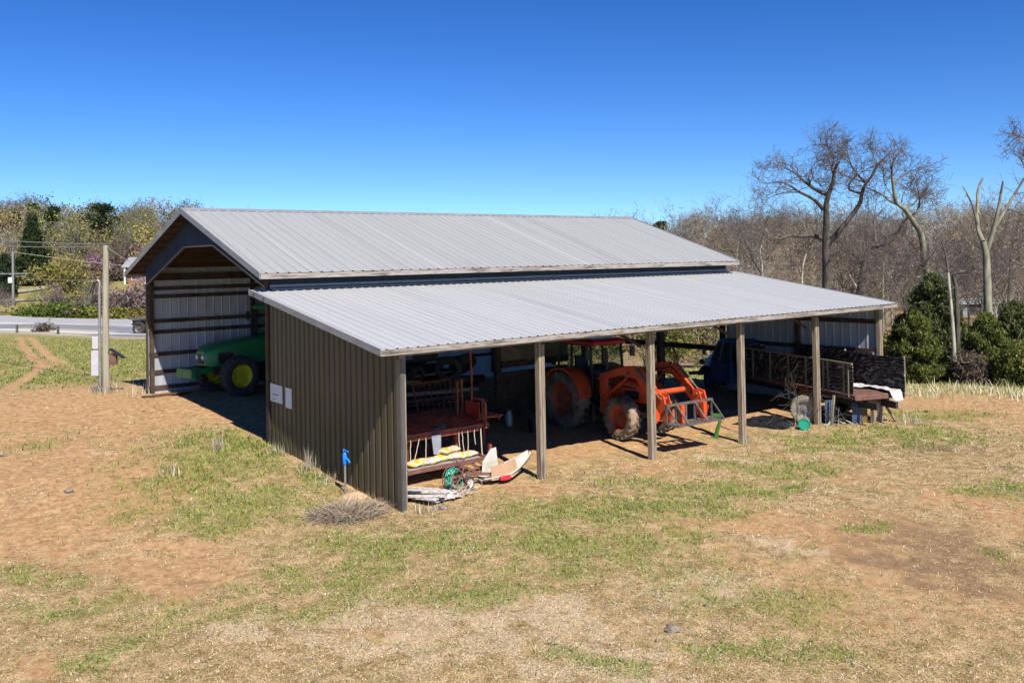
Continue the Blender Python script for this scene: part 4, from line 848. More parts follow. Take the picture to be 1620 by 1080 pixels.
tag(b.build('wire_tangle', 'rope'), 'tangle of thin rusty wire lying against the teal hose reel', 'wire'); bpy.data.objects['wire_tangle'].location = (1.6, .4, G(1.6, .4))
# broken tub with cardboard
tb = thing('broken_tub', 'broken yellowed white plastic tub tipped on the ground beside the second post', 'tub', (3.0, .52, G(3, .5)), -.12)
def ftub(u, v):
    x = -.62+1.3*u; wy = .30*math.sin(math.pi*min(max(u*.86+.12, 0), 1))**.6; y = (v-.5)*2*wy
    z = .05+.42*max(u-.45, 0)**1.3*1.6+abs(v-.5)**2.2*1.1*(.3+.5*u); return (x, y, z)
V = [ftub(i/24, j/12) for i in range(25) for j in range(13)]
MB().add(V, [(i*13+j, i*13+j+1, (i+1)*13+j+1, (i+1)*13+j) for i in range(24) for j in range(12)]).build('shell', 'cream', tb, True, solid=.025)
rim1 = [ftub(i/24, 0) for i in range(25)]; rim2 = [ftub(i/24, 1) for i in range(25)]
b = MB(); b.tube([(p[0], p[1], p[2]+.012) for p in rim1], .016, 6); b.tube([(p[0], p[1], p[2]+.012) for p in rim2], .016, 6); b.build('rim', 'cream', tb, True)
b = MB(); b.prism([(-.50, .18, .06), (.02, .26, .10), (-.02, .32, .68), (-.18, .30, .66), (-.42, .24, .42)], (.01, .02, 0)); b.build('standing_panel', 'cream', tb)
cbx = thing('cardboard_box', 'flattened brown cardboard box propped in the white tub', 'box', (2.78, .36, .10+G(3, .5)), -.2)
MB().prism([(-.28, -.10, .0), (.22, -.12, .02), (.16, .04, .32), (-.22, .05, .26)], (.0, .02, .008)).build('panel', 'card', cbx); MB().prism([(.22, -.12, .02), (.16, .04, .32), (.42, .12, .36), (.46, .02, .08)], (.0, .01, .008)).build('flap', 'card', cbx)
b = MB(); b.prism([(.0, 0, 0), (.34, .05, 0.03), (.26, .16, .30), (-.08, .11, .27)], (.004, -.01, .0)); sg = b.build('handwritten_sign', 'cream'); sg.location = (2.98, .30, .16+G(3, .5)); tag(sg, 'small white card with rows of handwriting lying on the cardboard box', 'sign')
b = MB()
for r_ in range(5):
    for k in range(5):
        t = r_/5+.1; s_ = k/5+.08; p0 = np.array([0, -.012, 0])+np.array([.34, .05, .03])*s_+np.array([-.08, .11, .27])*t; q = p0+np.array([.34, .05, .03])*.11+np.array([-.08, .11, .27])*random.uniform(-.03, .03); b.bar(p0, q, .004, .007); b.bar((p0+q)/2+np.array([0, 0, .012]), (p0+q)/2-np.array([0, 0, .01]), .004, .006)
b.build('handwriting', 'ink', sg)
b = MB(); b.loft([[(x, y*s_, z) for y, z in ((-.07, 0), (.07, 0), (.06, .09), (-.05, .1))] for x, s_ in ((-.14, .5), (-.05, 1), (.08, .9), (.15, .4))]); o = b.build('red_jug', 'red', None, True, bevel=.02); o.location = (2.78, .22, .10+G(3, .3)); tag(o, 'small red plastic jug lying in the front of the white tub', 'jug')
# green jack stand
jg = thing('implement_jack', 'green steel implement jack leaning on the dirt beyond the third post', 'jack', (11.0, .95, G(11, .95)), math.radians(-60))
b = MB(); b.tube([(0, 0, 0), (.10, 0, .34)], .055, 12); b.tube([(.09, 0, .30), (.17, 0, .56)], .045, 12); b.build('body', 'jackgreen', jg, True); b = MB(); b.box((.08, 0, .62), (.30, .10, .09)); b.tube([(-.04, 0, .60), (-.10, 0, .55)], .02, 8); b.build('head', 'jackgreen', jg, bevel=.02)
MB().tube([(.10, 0, .33), (.95, .15, .03)], .014, 8).build('handle', 'steel', jg); MB().box((0, 0, .01), (.2, .2, .02)).build('foot', 'jackgreen', jg)
# black tarp
def ftp(u, v):
    x = 13.2+u*1.15-.5*v*(1-u); y = .15+v*1.5+.2*u; n = fbm(x*3.1, y*3.1, 40, 4); r = abs(math.sin(x*7+y*3+n*14)); e = math.sin(math.pi*min(max(u, .0), 1))*math.sin(math.pi*v)
    return (x+.1*n, y+.08*r, G(x, y)+.012+(.02+.05*n+.11*r)*min(1, e*2.2)+.012*n)
tag(cloth('black_tarp', 'tarpblack', ftp, 60, 60, None, .003), 'crumpled black plastic tarp spread on the ground between the fourth and fifth posts', 'tarp')
bk = thing('teal_bucket', 'teal plastic bucket lying on its side against the fifth post base', 'bucket', (13.62, -.22, G(13.6, -.2)+.165), math.atan2(CY+.2, CX-13.6))
b = MB(); b.lathe([(.001, .0), (.155, .0), (.16, .01), (.145, -.30), (.001, -.30)], (0, 0, 0), (1, 0, 0), 28); bd = b.build('body', 'bucketgreen', bk, True); MB().lathe([(.168, -.012), (.172, .0), (.168, .014), (.150, .018)], (0, 0, 0), (1, 0, 0), 28).build('lid', 'bucketgreen', bk, True)
MB().tube([(-.02, math.cos(a)*.175, math.sin(a)*.175) for a in np.linspace(0, math.pi, 12)], .005, 6).build('handle', 'steel', bk, True)
# props under the truck bed
for i, (x, y, zt, lab) in enumerate(((16.02, -1.02, .62, 'square wooden prop post under the truck tail, nearest the barn post'), (16.22, -1.12, .66, 'square wooden prop post under the truck tail, beside the leaning brace'))):
    g = G(x, y); tag(MB().box((x, y, (zt+g)/2), (.12, .12, zt-g)).build('prop_post', 'wood', None, bevel=.006), lab, 'prop post')
g = G(16.6, -1.2); tag(MB().bar((16.3, -1.1, .6), (16.72, -1.35, g), .09, .05).build('leaning_brace', 'wood'), 'dark timber brace leaning out from the prop posts under the truck tail', 'timber')
dr_ = thing('metal_drum', 'dented yellow brown drum standing under the truck tail', 'drum', (15.95, -.62, G(15.95, -.6))); b = MB(); b.lathe([(.001, 0), (.22, 0), (.225, .02), (.22, .2), (.228, .22), (.22, .24), (.22, .44), (.228, .46), (.22, .48), (.22, .62), (.2, .62), (.001, .61)], (0, 0, 0), (0, 0, 1), 24); b.build('shell', 'ochre', dr_, True)
def fbs(x0, y0, x1, y1, h, lab):
    b = MB(); b.ribs((x0, y0, G(x0, y0)), (x1, y1, G(x1, y1)), (x1, y1, h), (x0, y0, h), .08, .015); tag(b.build('corrugated_scrap', 'bluescrap', None, solid=.004), lab, 'sheet metal')
fbs(14.9, -.1, 15.25, -.25, .55, 'blue ribbed sheet leaning under the truck bed behind the fifth post'); fbs(15.35, -.72, 15.75, -.82, .5, 'blue ribbed sheet leaning under the truck bed beside the yellow drum')
b = MB(); b.bar((14.95, -.38, .72), (14.9, -.3, G(15, -.3)), .06, .05); tag(b.build('green_prop', 'barkgreen'), 'greenish upright plank propped below the stake side', 'plank')
# pile of timber and tyres behind the first bay
pl = 0
for i in range(34):
    row = i//7; x = 5.1+random.uniform(-.5, .5); y = 7.2+(i % 7)*.42+row*.12; z = .45+row*.27+random.uniform(-.03, .03); l = random.uniform(3.6, 5.2)
    if i % 3: o = MB().box((0, 0, 0), (l, random.uniform(.18, .34), random.uniform(.05, .14))).build('timber', random.choice(['wooddark', 'ply', 'woodx']), None, bevel=.004)
    else: o = MB().tube([(-l/2, 0, 0), (0, .03, .02), (l/2, 0, 0)], random.uniform(.10, .15), 12).build('timber', 'wooddark', None, True)
    o.location = (x, y, z); o.rotation_euler = (0, random.uniform(-.03, .03), random.uniform(-.06, .06)); tag(o, 'old timber in the dark stack behind the first bay', 'timber', 'old timbers stacked behind the first bay')
def oldtyre(x, y, z, R, wd, rx, rz, lab):
    b = MB(); pr = [(R*.55, -.4), (R*.6, -.5), (R*.9, -.5), (R, -.36), (R, .36), (R*.9, .5), (R*.6, .5), (R*.55, .4), (R*.8, .3), (R*.85, 0), (R*.8, -.3), (R*.55, -.4)]
    b.lathe([(r, h*wd) for r, h in pr], (0, 0, 0), (0, 1, 0), 32); o = b.build('old_tyre', 'tyre', None, True); o.location = (x, y, z); o.rotation_euler = (rx, 0, rz); tag(o, lab, 'tyre', 'old tyres on the timber stack')
oldtyre(5.2, 7.5, 1.55, .30, .2, .2, .3, 'old tyre leaning upright at the left of the timber stack')
oldtyre(6.3, 7.4, 1.62, .42, .3, -.5, -.5, 'large old tyre tilted on the middle of the timber stack')
oldtyre(7.0, 7.6, 1.72, .45, .3, .9, .2, 'old tyre lying nearly flat on the timber stack')
oldtyre(5.8, 7.9, 2.02, .4, .24, 1.4, .0, 'old tyre flat on top of the timber stack')
oldtyre(4.2, 7.5, 1.6, .33, .2, .1, .9, 'small old tyre standing at the far left of the timber stack')
tag(MB().bar((3.7, 7.0, 1.50), (5.0, 7.0, 1.42), .16, .12).build('yellow_beam', 'ochre'), 'faded yellow steel beam along the front of the timber stack', 'beam')
jb = thing('milk_can', 'pale metal can standing by the inner post of the partition', 'can', (6.9, 5.2, G(6.9, 5.2))); MB().lathe([(.001, 0), (.13, 0), (.13, .3), (.08, .38), (.08, .44), (.1, .46), (.001, .47)], (0, 0, 0), (0, 0, 1), 20).build('body', 'galv', jb, True)
# boards on the ground in the tall bay
for i, (x, y, z, l, rz, ry, lab) in enumerate(((.75, 14.9, .78, 1.4, -.5, -.18, 'rough board propped on another board before the green tractor'), (.35, 15.2, .70, 1.6, .1, 0, 'flat board on the barn floor at the foot of the back wall'))):
    o = MB().box((0, 0, 0), (l, .2, .05)).build('loose_board', 'purlin'); o.location = (x, y, z); o.rotation_euler = (0, ry, rz); tag(o, lab, 'board')
# rocks, dead stems
def stems(name, lab, cat, c, n, R, H, m='blades', cols=((.40, .34, .24), (.30, .25, .18), (.50, .45, .36), (.22, .18, .13)), lean=.5, w=.008, flat=False, group=None):
    a = rng.random(n)*6.283; r = R*np.sqrt(rng.random(n)); x = c[0]+np.cos(a)*r; y = c[1]+np.sin(a)*r*.75
    z = gz(x, y)+(np.maximum(0, 1-(r/R)**2)*H*rng.random(n) if flat else 0)
    a2 = rng.random(n)*6.283; L_ = (R*.7 if flat else H)*(.35+.8*rng.random(n)); el = (rng.random(n)*.5-.1) if flat else math.pi/2-lean*rng.random(n)*1.3
    d = np.stack([np.cos(a2)*np.cos(el), np.sin(a2)*np.cos(el), np.sin(el)], -1)*L_[:, None]; s_ = np.stack([-np.sin(a2), np.cos(a2), 0*a2], -1)*w
    b0 = np.stack([x, y, z], -1); m1 = b0+d*.5+np.stack([0*x, 0*x, (.1 if flat else .02)*L_], -1)*.3; e_ = b0+d
    V = np.stack([b0-s_, b0+s_, m1+s_*.8, m1-s_*.8, e_], 1).reshape(-1, 3); i = np.arange(n)[:, None]*5
    F = np.concatenate([i+np.array([[0, 1, 2]]), i+np.array([[0, 2, 3]]), i+np.array([[3, 2, 4]])]); cc = np.array(cols); t = np.repeat(cc[rng.integers(0, len(cc), n)]*(.7+.6*rng.random((n, 1))), 5, 0)
    o = npmesh(name, V, F, m, t); tag(o, lab, cat, group); return o
stems('brush_pile', 'grey heap of dry straw and brush at the foot of the side wall', 'brush pile', (-.95, .52), 2300, .72, .12, cols=((.40, .31, .21), (.32, .25, .17), (.48, .40, .30), (.20, .15, .10)), flat=True, w=.006)
for x, y, n, R_, H_, lab in ((-.28, 3.6, 60, .3, .55, 'tall dry weeds by the middle of the side wall'), (-.25, 5.2, 50, .3, .4, 'dry weeds against the side wall under the notices'), (-1.35, 6.3, 40, .16, .55, 'dry weed clump in the dirt near the barn corner'), (-3.0, 4.9, 40, .25, .35, 'dry weed clump in the green patch left of the side wall'), (-.3, 2.6, 60, .35, .3, 'low dry grass between the hydrant and the weeds'), (.3, -.35, 60, .3, .22, 'dry grass at the foot of the corner post'), (-.35, 15.9, 45, .45, .5, 'dry weeds at the foot of the barn back corner'), (11.0, -.05, 60, .25, .2, 'dry grass round the foot of the fourth post'), (16.7, -1.9, 70, .5, .4, 'dry weeds beside the truck tail')):
    stems('dry_weeds', lab, 'weeds', (x, y), n, R_, H_, lean=.45, w=.006)
for i, (px, py, s_) in enumerate(((109, 803, .09), (1063, 993, .11), (6, 755, .1), (700, 803, .12), (1118, 955, .05))):
    p = at(px, py, 2, .02); V = []; b = bmesh.new(); bmesh.ops.create_icosphere(b, subdivisions=2, radius=s_)
    for v in b.verts: v.co = v.co*(.5+.8*float(vnoise(v.co.x*26+i*9+40, v.co.y*26+v.co.z*31+40))); v.co.z *= .6
    me = bpy.data.meshes.new('stone'); b.to_mesh(me); me.materials.append(M['stone']); o = bpy.data.objects.new('stone', me); sc.collection.objects.link(o); o.location = (p[0], p[1], G(p[0], p[1])+s_*.2)
    tag(o, ['small pale stone alone in the dirt at the left', 'dark stone in the dry grass at the front right', 'stone at the far left edge of the dirt', 'stone beside the board heap at the corner post', 'tiny stone in the middle of the dry yard'][i], 'stone')
# ------------------------------------------------------------------ utility pole, wires, roadside
px_, py_ = -1.0, 17.26; g = G(px_, py_)
up_ = thing('utility_pole', 'wooden utility pole with white meter boxes standing left of the barn', 'utility pole', (px_, py_, g))
MB().tube([(0, 0, -.3), (0, 0, 2), (.03, 0, 5.02)], [.125, .11, .09], 16).build('pole', 'pole', up_, True)
hx_ = -HR*.2
b = MB(); b.tube([(hx_[0], hx_[1], 0), (hx_[0], hx_[1], 3.55), (hx_[0]*.9, hx_[1]*.9, 3.75), (hx_[0]*1.3, hx_[1]*1.3, 3.85)], .045, 10); b.build('conduit', 'galv', up_, True)
MB().box((hx_[0]*1.75, hx_[1]*1.75, 1.02), (.24, .16, .85), Matrix.Rotation(YAW, 3, 'Z')).build('meter_box', 'galvbox', up_, bevel=.01)
MB().box((hx_[0]*1.7, hx_[1]*1.7, 1.72), (.2, .14, .42), Matrix.Rotation(YAW, 3, 'Z')).build('disconnect_box', 'galvbox', up_, bevel=.01)
b = MB(); b.box((.26*HR[0], .26*HR[1], 1.15), (.22, .14, .38), Matrix.Rotation(YAW, 3, 'Z')); b.build('outlet_box', 'rustdeck', up_)
b = MB(); b.bar((.14*HR[0], .14*HR[1], 1.5), (.62*HR[0], .62*HR[1], 1.18), .3, .02); b.build('box_lid', 'black', up_)
for q in (.15, .42): b = MB(); b.tube([(hx_[0]*1.2, hx_[1]*1.2, 3.8), (hx_[0]*(1.6+q), hx_[1]*(1.6+q), 3.72), (hx_[0]*(2+q*1.6), hx_[1]*(2+q*1.6), 3.35)], .022, 6); b.build('drop_cable', 'black', up_, True)
stems('dry_weeds', 'dry weeds round the base of the near utility pole', 'weeds', (px_, py_), 110, .6, .55, lean=.5, w=.007)
def wire(lab, a, c, sag, r=.018):
    a = np.array(a); c = np.array(c); pts = []
    for k in range(25):
        t = k/24; p = a*(1-t)+c*t; pts.append((p[0], p[1], p[2]-sag*4*t*(1-t)))
    tag(MB().tube(pts, r, 5).build('power_line', 'galv', None, True), lab, 'power line')
top = np.array([px_+.03, py_, g+5.0])
wire('upper pale power line running left from the near utility pole top', far(-260, 352, 55), top+[0, 0, .06], .25); wire('lower pale power line running left from the near utility pole top', far(-260, 357, 55), top+[0, 0, -.02], .4)
wire('pale power line from the near utility pole top to the barn rake', top, (-.6, 15.9, 5.15), .03, .014)
wire('dark cable looping left from the near pole conduit', far(-60, 405, 60), (px_+hx_[0]*1.3, py_+hx_[1]*1.3, g+3.85), .5, .014)
p = far(21, 507, 100); q = G(p[0], p[1])
u2 = thing('utility_pole', 'slender grey utility pole with a transformer beyond the highway', 'utility pole', (p[0], p[1], q)); MB().tube([(0, 0, -.2), (0, 0, 6.1)], [.16, .11], 10).build('pole', 'galv', u2, True)
MB().box((0, 0, 3.6), (.12, 3.4, .12), Matrix.Rotation(YAW-math.pi/2, 3, 'Z')).build('crossarm', 'galv', u2); MB().tube([(-.3, -.1, 2.6), (-.3, -.1, 3.2)], .22, 12).build('transformer', 'white', u2)
for a_, b_, lab in ((far(-260, 430, 96), (p[0], p[1], q+6.0), 'thin power line left of the far utility pole'), ((p[0], p[1], q+6.0), far(420, 432, 110), 'thin power line right of the far utility pole')): wire(lab, a_, b_, .5, .009)
for px, lab in ((27, 'left short dark fence post before the highway'), (92, 'right short dark fence post before the highway')):
    p = at(px, 533, 2, .05); g = G(p[0], p[1]); tag(MB().tube([(p[0], p[1], g-.1), (p[0], p[1], g+.62), (p[0], p[1], g+.66)], [.09, .085, .05], 8).build('fence_post', 'bark'), lab, 'fence post')
# trailer on the near lanes, mostly behind the barn
ra = at(0, 526.5, 2, 0)[:2]; rb = at(230, 528, 2, 0)[:2]; rd = (rb-ra)/np.linalg.norm(rb-ra); rp = at(216, 530, 2, .1)[:2]
tr_ = thing('flatbed_trailer', 'flatbed trailer with twin wheels passing on the highway behind the barn corner', 'trailer', (rp[0], rp[1], G(rp[0], rp[1])+.15), math.atan2(rd[1], rd[0]))
b = MB(); b.box((4.2, 1.2, 1.15), (9.6, 2.4, .14)); b.box((4.2, 1.2, .95), (9., .9, .25)); b.build('deck', 'steel', tr_, bevel=.02); MB().box((-.45, 1.2, .85), (.06, 2.3, .3)).build('rear_bumper', 'white', tr_)
for x in (.25, 1.35):
    for y, s in ((.0, -1), (2.4, 1)): wheel(tr_, .5, .28, .30, (x, y, .5), s, 'steel', 'tyre', 20)
b = MB(); b.box((.8, 0, 1.04), (2.2, .3, .04)); b.build('mudguard', 'black', tr_)
# brick house on the hill, pale shed in the valley
hp = far(262, 449, 138); g = G(hp[0], hp[1]); ho = thing('brick_house', 'low red brick house with white porch posts on the far hillside', 'house', (hp[0], hp[1], g), YAW+.1)
MB().box((0, 3.2, 1.1), (11, 6.4, 3.0)).build('wall', 'brick', ho)
rf = MB().loft([[(-6.1, -1.4, 2.55), (6.1, -1.4, 2.55), (6.1, 7.2, 2.55), (-6.1, 7.2, 2.55)], [(-6.1, 2.6, 4.1), (6.1, 2.6, 4.1), (6.1, 2.9, 4.1), (-6.1, 2.9, 4.1)]]).build('roof', 'shingle', ho)
MB().box((2.5, 3.0, 4.3), (.7, .7, 1.1)).build('chimney', 'brick', rf)
for x in (-5.6, -2.6, .4, 3.2, 5.6): MB().box((x, -1.1, 1.1), (.22, .22, 2.9)).build('porch_post', 'white', ho)
for x in (-4.2, -.9, 3.9): w_ = MB().box((x, -.02, 1.3), (1.6, .06, 1.3)).build('window', 'white', ho); MB().box((x, -.06, 1.3), (1.4, .03, 1.1)).build('pane', 'darkglass', w_)
MB().box((1.9, -.02, 1.0), (.95, .06, 2.0)).build('door', 'white', ho)
sp2 = far(1575, 473, 92); g = G(sp2[0], sp2[1]); sh = thing('farm_shed', 'long low pale farm shed far off in the valley behind the cedars', 'shed', (sp2[0], sp2[1], g), YAW+.05)
MB().box((0, 0, .35), (8.5, 3, 1.3)).build('wall', 'tarpgrey', sh); MB().loft([[(-4.5, -1.8, 1.0), (4.5, -1.8, 1.0), (4.5, 1.8, 1.0), (-4.5, 1.8, 1.0)], [(-4.5, -.05, 1.5), (4.5, -.05, 1.5), (4.5, .05, 1.5), (-4.5, .05, 1.5)]]).build('roof', 'raketrim', sh)
for x in (-2.8, 0, 2.8): MB().box((x, -1.52, .4), (1.5, .05, 1.1)).build('door', 'black', sh)

lw = thing('discarded_tyre', 'muddy old truck wheel leaning beside the fifth post, in front of the stake truck', 'tyre', (14.62, .42, G(14.6, .4)-.02), math.radians(-56))
w0 = wheel(lw, .43, .22, .27, (0, 0, .43), -1, 'galv', 'palerubber', 26); 
cm = thing('clay_mound', 'small mound of pale clay at the foot of the yard hydrant', 'mound', (-.30, 1.45, G(-.3, 1.45)))
V = []
for i in range(9):
    for j in range(20):
        r = i/8*.30; a = j/20*2*math.pi; V.append((math.cos(a)*r, math.sin(a)*r*.8, .10*(1-(i/8)**2)+(.05*float(vnoise(math.cos(a)*r*9+5, math.sin(a)*r*9))-.03)*(i > 0)-.02))
MB().add(V, [(i*20+j, i*20+(j+1) % 20, (i+1)*20+(j+1) % 20, (i+1)*20+j) for i in range(8) for j in range(20)]).build('heap', 'clay', cm, True)

# more junk round the red implement and behind it
def frame_thing(lab, x, y, z, wd, h, rz, rx, m='rust', bars=3):
    t = thing('steel_rack', lab, 'rack', (x, y, z), rz)
    b = MB(); T_ = Matrix.Rotation(rx, 3, 'X')
    def q(a, c): return T_ @ Vector((a, 0, c))
    for a in (0, wd): b.bar(q(a, 0), q(a, h), .04, .04)
    for c in (.05, h-.03): b.bar(q(0, c), q(wd, c), .04, .04)
    b.build('frame', m, t); b = MB()
    for k in range(bars): b.bar(q(wd*(k+1)/(bars+1), .05), q(wd*(k+1)/(bars+1), h-.03), .018, .018)
    b.build('bars', m, t)
frame_thing('rusty upright steel rack standing behind the red deck at its left', 1.7, 4.3, G(1.7, 4.3), 1.2, 1.9, .1, -.12)
frame_thing('low rusty steel rack leaning under the red deck', 1.3, 2.3, G(1.3, 2.3), 1.0, .8, -.1, -.35, 'rustpink', 5)
frame_thing('tilted rusty gate rack leaning against the timber stack', 4.2, 5.7, G(4.2, 5.7), 1.5, 1.25, .2, -.3, 'rust', 6)
for i, (x, y, l, rz, m, lab) in enumerate(((1.4, 1.9, 1.6, .2, 'plank', 'dirty white board lying under the red deck at the back'), (2.2, 2.2, 1.3, -.3, 'woodx', 'grey board lying crosswise under the red deck'), (1.9, .75, 1.1, .5, 'woodx', 'weathered board on the ground behind the hose reel'), (2.5, .55, .9, -.4, 'rustpink', 'short pink painted board between the reel and the white tub'))):
    o = MB().box((0, 0, 0), (l, .14, .035)).build('scrap_board', m, None, bevel=.004); o.location = (x, y, G(x, y)+.06+.05*i); o.rotation_euler = (.1, .05*(i-1), rz); tag(o, lab, 'board')
for x, y, r, h, m, lab in ((2.75, 2.3, .16, .34, 'tarpgrey', 'grey pail under the right end of the red deck'), (1.05, 2.6, .2, .45, 'black', 'black tub under the left end of the red deck'), (7.0, 4.2, .17, .36, 'black', 'black pail on the barn floor by the second post')):
    t = thing('pail', lab, 'pail', (x, y, G(x, y))); MB().lathe([(.001, 0), (r*.8, 0), (r, h), (r*1.04, h), (r*1.04, h+.02), (r*.95, h+.02), (r*.76, .03), (.001, .03)], (0, 0, 0), (0, 0, 1), 20).build('body', m, t, True)
    MB().tube([(math.cos(a)*r, .0, h+math.sin(a)*r*.9) for a in np.linspace(0, math.pi, 12)], .006, 5).build('handle', 'steel', t, True)
# ------------------------------------------------------------------ trees
def segmesh(segs, n):
    """tapered prisms for many segments at once: rows p0(3) p1(3) r0 r1"""
    S = np.array(segs, float); p0, p1, r0, r1 = S[:, :3], S[:, 3:6], S[:, 6], S[:, 7]
    d = p1-p0; d /= np.maximum(np.linalg.norm(d, axis=1, keepdims=True), 1e-6)
    up = np.where(np.abs(d[:, 2:3]) > .9, [[1., 0, 0]], [[0, 0, 1.]]); a = np.cross(d, up); a /= np.linalg.norm(a, axis=1, keepdims=True); b = np.cross(d, a)
    t = np.arange(n)/n*2*np.pi; ring = a[:, None]*np.cos(t)[None, :, None]+b[:, None]*np.sin(t)[None, :, None]
    V = np.concatenate([p0[:, None]+ring*r0[:, None, None], p1[:, None]+ring*r1[:, None, None]], 1).reshape(-1, 3)
    i = np.arange(len(S))[:, None, None]*2*n; k = np.arange(n)[None, :, None]; k2 = (k+1) % n
    F = np.concatenate([i+k, i+k2, i+n+k2, i+n+k], 2).reshape(-1, 4); return V, F
def rv(): v = rng.normal(size=3); return v/np.linalg.norm(v)
def grow(p, d, L_, r, lv, segs, tips, wander=.22, up=.08, kids=(3, 5), minr=.006, ratio=.62):
    n = 4 if lv > 1 else 3; nodes = [(p, d, r)]; r1 = r*.45
    for k in range(n):
        d = d+rv()*wander+np.array([0, 0, up]); d = d/np.linalg.norm(d); q = p+d*L_/n; ra = r+(r1-r)*k/n; rb = r+(r1-r)*(k+1)/n
        segs.append((*p, *q, max(ra, minr), max(rb, minr))); p = q; nodes.append((p, d, rb))
    if lv <= 0: tips.append(p); return
    for c in range(rng.integers(kids[0], kids[1]+1)):
        i = rng.integers(1, len(nodes)); q, dd, rr = nodes[i]; x = dd*.75+rv()*.8; x /= np.linalg.norm(x)
        grow(q, x, L_*ratio*(.7+.5*rng.random()), rr*.6, lv-1, segs, tips, wander, up, kids, minr, ratio)
    tips.append(p)
def joinVF(parts):
    V = []; F = []; o = 0
    for v, f in parts: V.append(v); F.append(f+o); o += len(v)
    return np.concatenate(V), np.concatenate(F)
def branchmesh(segs):
    S = np.array(segs); big = S[:, 6] > .035; ps = []
    if big.any(): ps.append(segmesh(S[big], 8))
    if (~big).any(): ps.append(segmesh(S[~big], 3))
    return joinVF(ps)
def leafmesh(P, size, n_per, spread, cols, flat=.0, asp=1.6, upb=0.):
    P = np.repeat(np.asarray(P), n_per, 0); N = len(P); P = P+rng.normal(size=(N, 3))*spread
    a = rng.normal(size=(N, 3)); a[:, 2] += upb; a /= np.linalg.norm(a, axis=1, keepdims=True); b = np.cross(a, rng.normal(size=(N, 3))); b /= np.linalg.norm(b, axis=1, keepdims=True)
    s = size*(.5+rng.random((N, 1))); V = np.stack([P-a*s*asp, P-b*s*.6, P+a*s*asp, P+b*s*.6], 1).reshape(-1, 3)
    F = np.arange(N*4).reshape(-1, 4); cc = np.array(cols); t = cc[rng.integers(0, len(cc), N)]*(.7+.6*rng.random((N, 1))); return V, F, np.repeat(t, 4, 0)
M['leaf'] = attrmat('leaves', .7, .25)
def treething(name, lab, cat, loc, segs, bark, leaf=None, group=None, trunkname='trunk', split=None):
    t = thing(name, lab, cat, loc, 0, group)
    S = np.array(segs); S[:, 0:3] -= loc; S[:, 3:6] -= loc
    if split is None: split = .05
    big = S[:, 6] > split
    if big.any(): V, F = segmesh(S[big], 9); o = npmesh('trunk', V, F, bark, parent=t); o.data.polygons.foreach_set('use_smooth', [True]*len(F))
    if (~big).any():
        V, F = branchmesh(S[~big]); npmesh('crown' if leaf is None else 'branches', V, F, 'twig' if leaf is None else bark, parent=t)
    if leaf is not None:
        V, F, c = leaf; npmesh('crown', V-np.array(loc), F, 'leaf', c, parent=t)
    return t
def trace(limbs, depth, seed=0, twl=.95, lv=2, dens=1.0, start=.42, rs=.72):
    """limbs: (pixel points, r0, r1, twigs); each limb gets its own way in depth"""
    segs = []; tips = []
    for pts, r0, r1, tw_ in limbs:
        r0 *= rs; r1 *= rs
        n = len(pts); off = rng.normal()*.0; dd = rng.uniform(-1, 1)*.35; P = []
        z0 = limbs[0] is not None and 0
        for k, (x, y) in enumerate(pts):
            P.append(far(x, y, depth+zmap.get((x, y), 0)+dd*k)); 
            zmap.setdefault((x, y), zmap.get(pts[0], 0)+dd*k)
        Q = []
        for k in range(n-1):
            m = 4
            for j in range(m):
                t = j/m; a = P[max(k-1, 0)]; b_ = P[k]; c = P[k+1]; d = P[min(k+2, n-1)]
                Q.append(.5*((2*b_)+(-a+c)*t+(2*a-5*b_+4*c-d)*t*t+(-a+3*b_-3*c+d)*t**3))
        Q.append(P[-1]); m = len(Q)
        for k in range(m-1):
            ra = r0+(r1-r0)*k/(m-1); rb = r0+(r1-r0)*(k+1)/(m-1); segs.append((*Q[k], *Q[k+1], ra, rb))
            if tw_ and k/(m-1) > start and rng.random() < .5*dens:
                for _ in range(tw_):
                    d = Q[k+1]-Q[k]; d /= np.linalg.norm(d); d = d*.6+rv()*.9+[0, 0, .15]; d /= np.linalg.norm(d)
                    grow(Q[k], d, twl*(.45+.8*rng.random()), max(ra*.36, .014), lv, segs, tips, .36, .02, (3, 5), .0065)
        if tw_:
            d = Q[-1]-Q[-2]; d /= np.linalg.norm(d)
            for _ in range(4): grow(Q[-1], d+rv()*.7, twl*.8, r1, lv, segs, tips, .36, .0, (3, 5), .0065)
    return segs, tips
def Z(q): return [(1200+x/4, 210+y/4) for x, y in q]
def Y_(q): return [(1180+x/2.7, 200+y/2.7) for x, y in q]
zmap = {}
base = far(1305, 590, 45); gb = G(base[0], base[1])
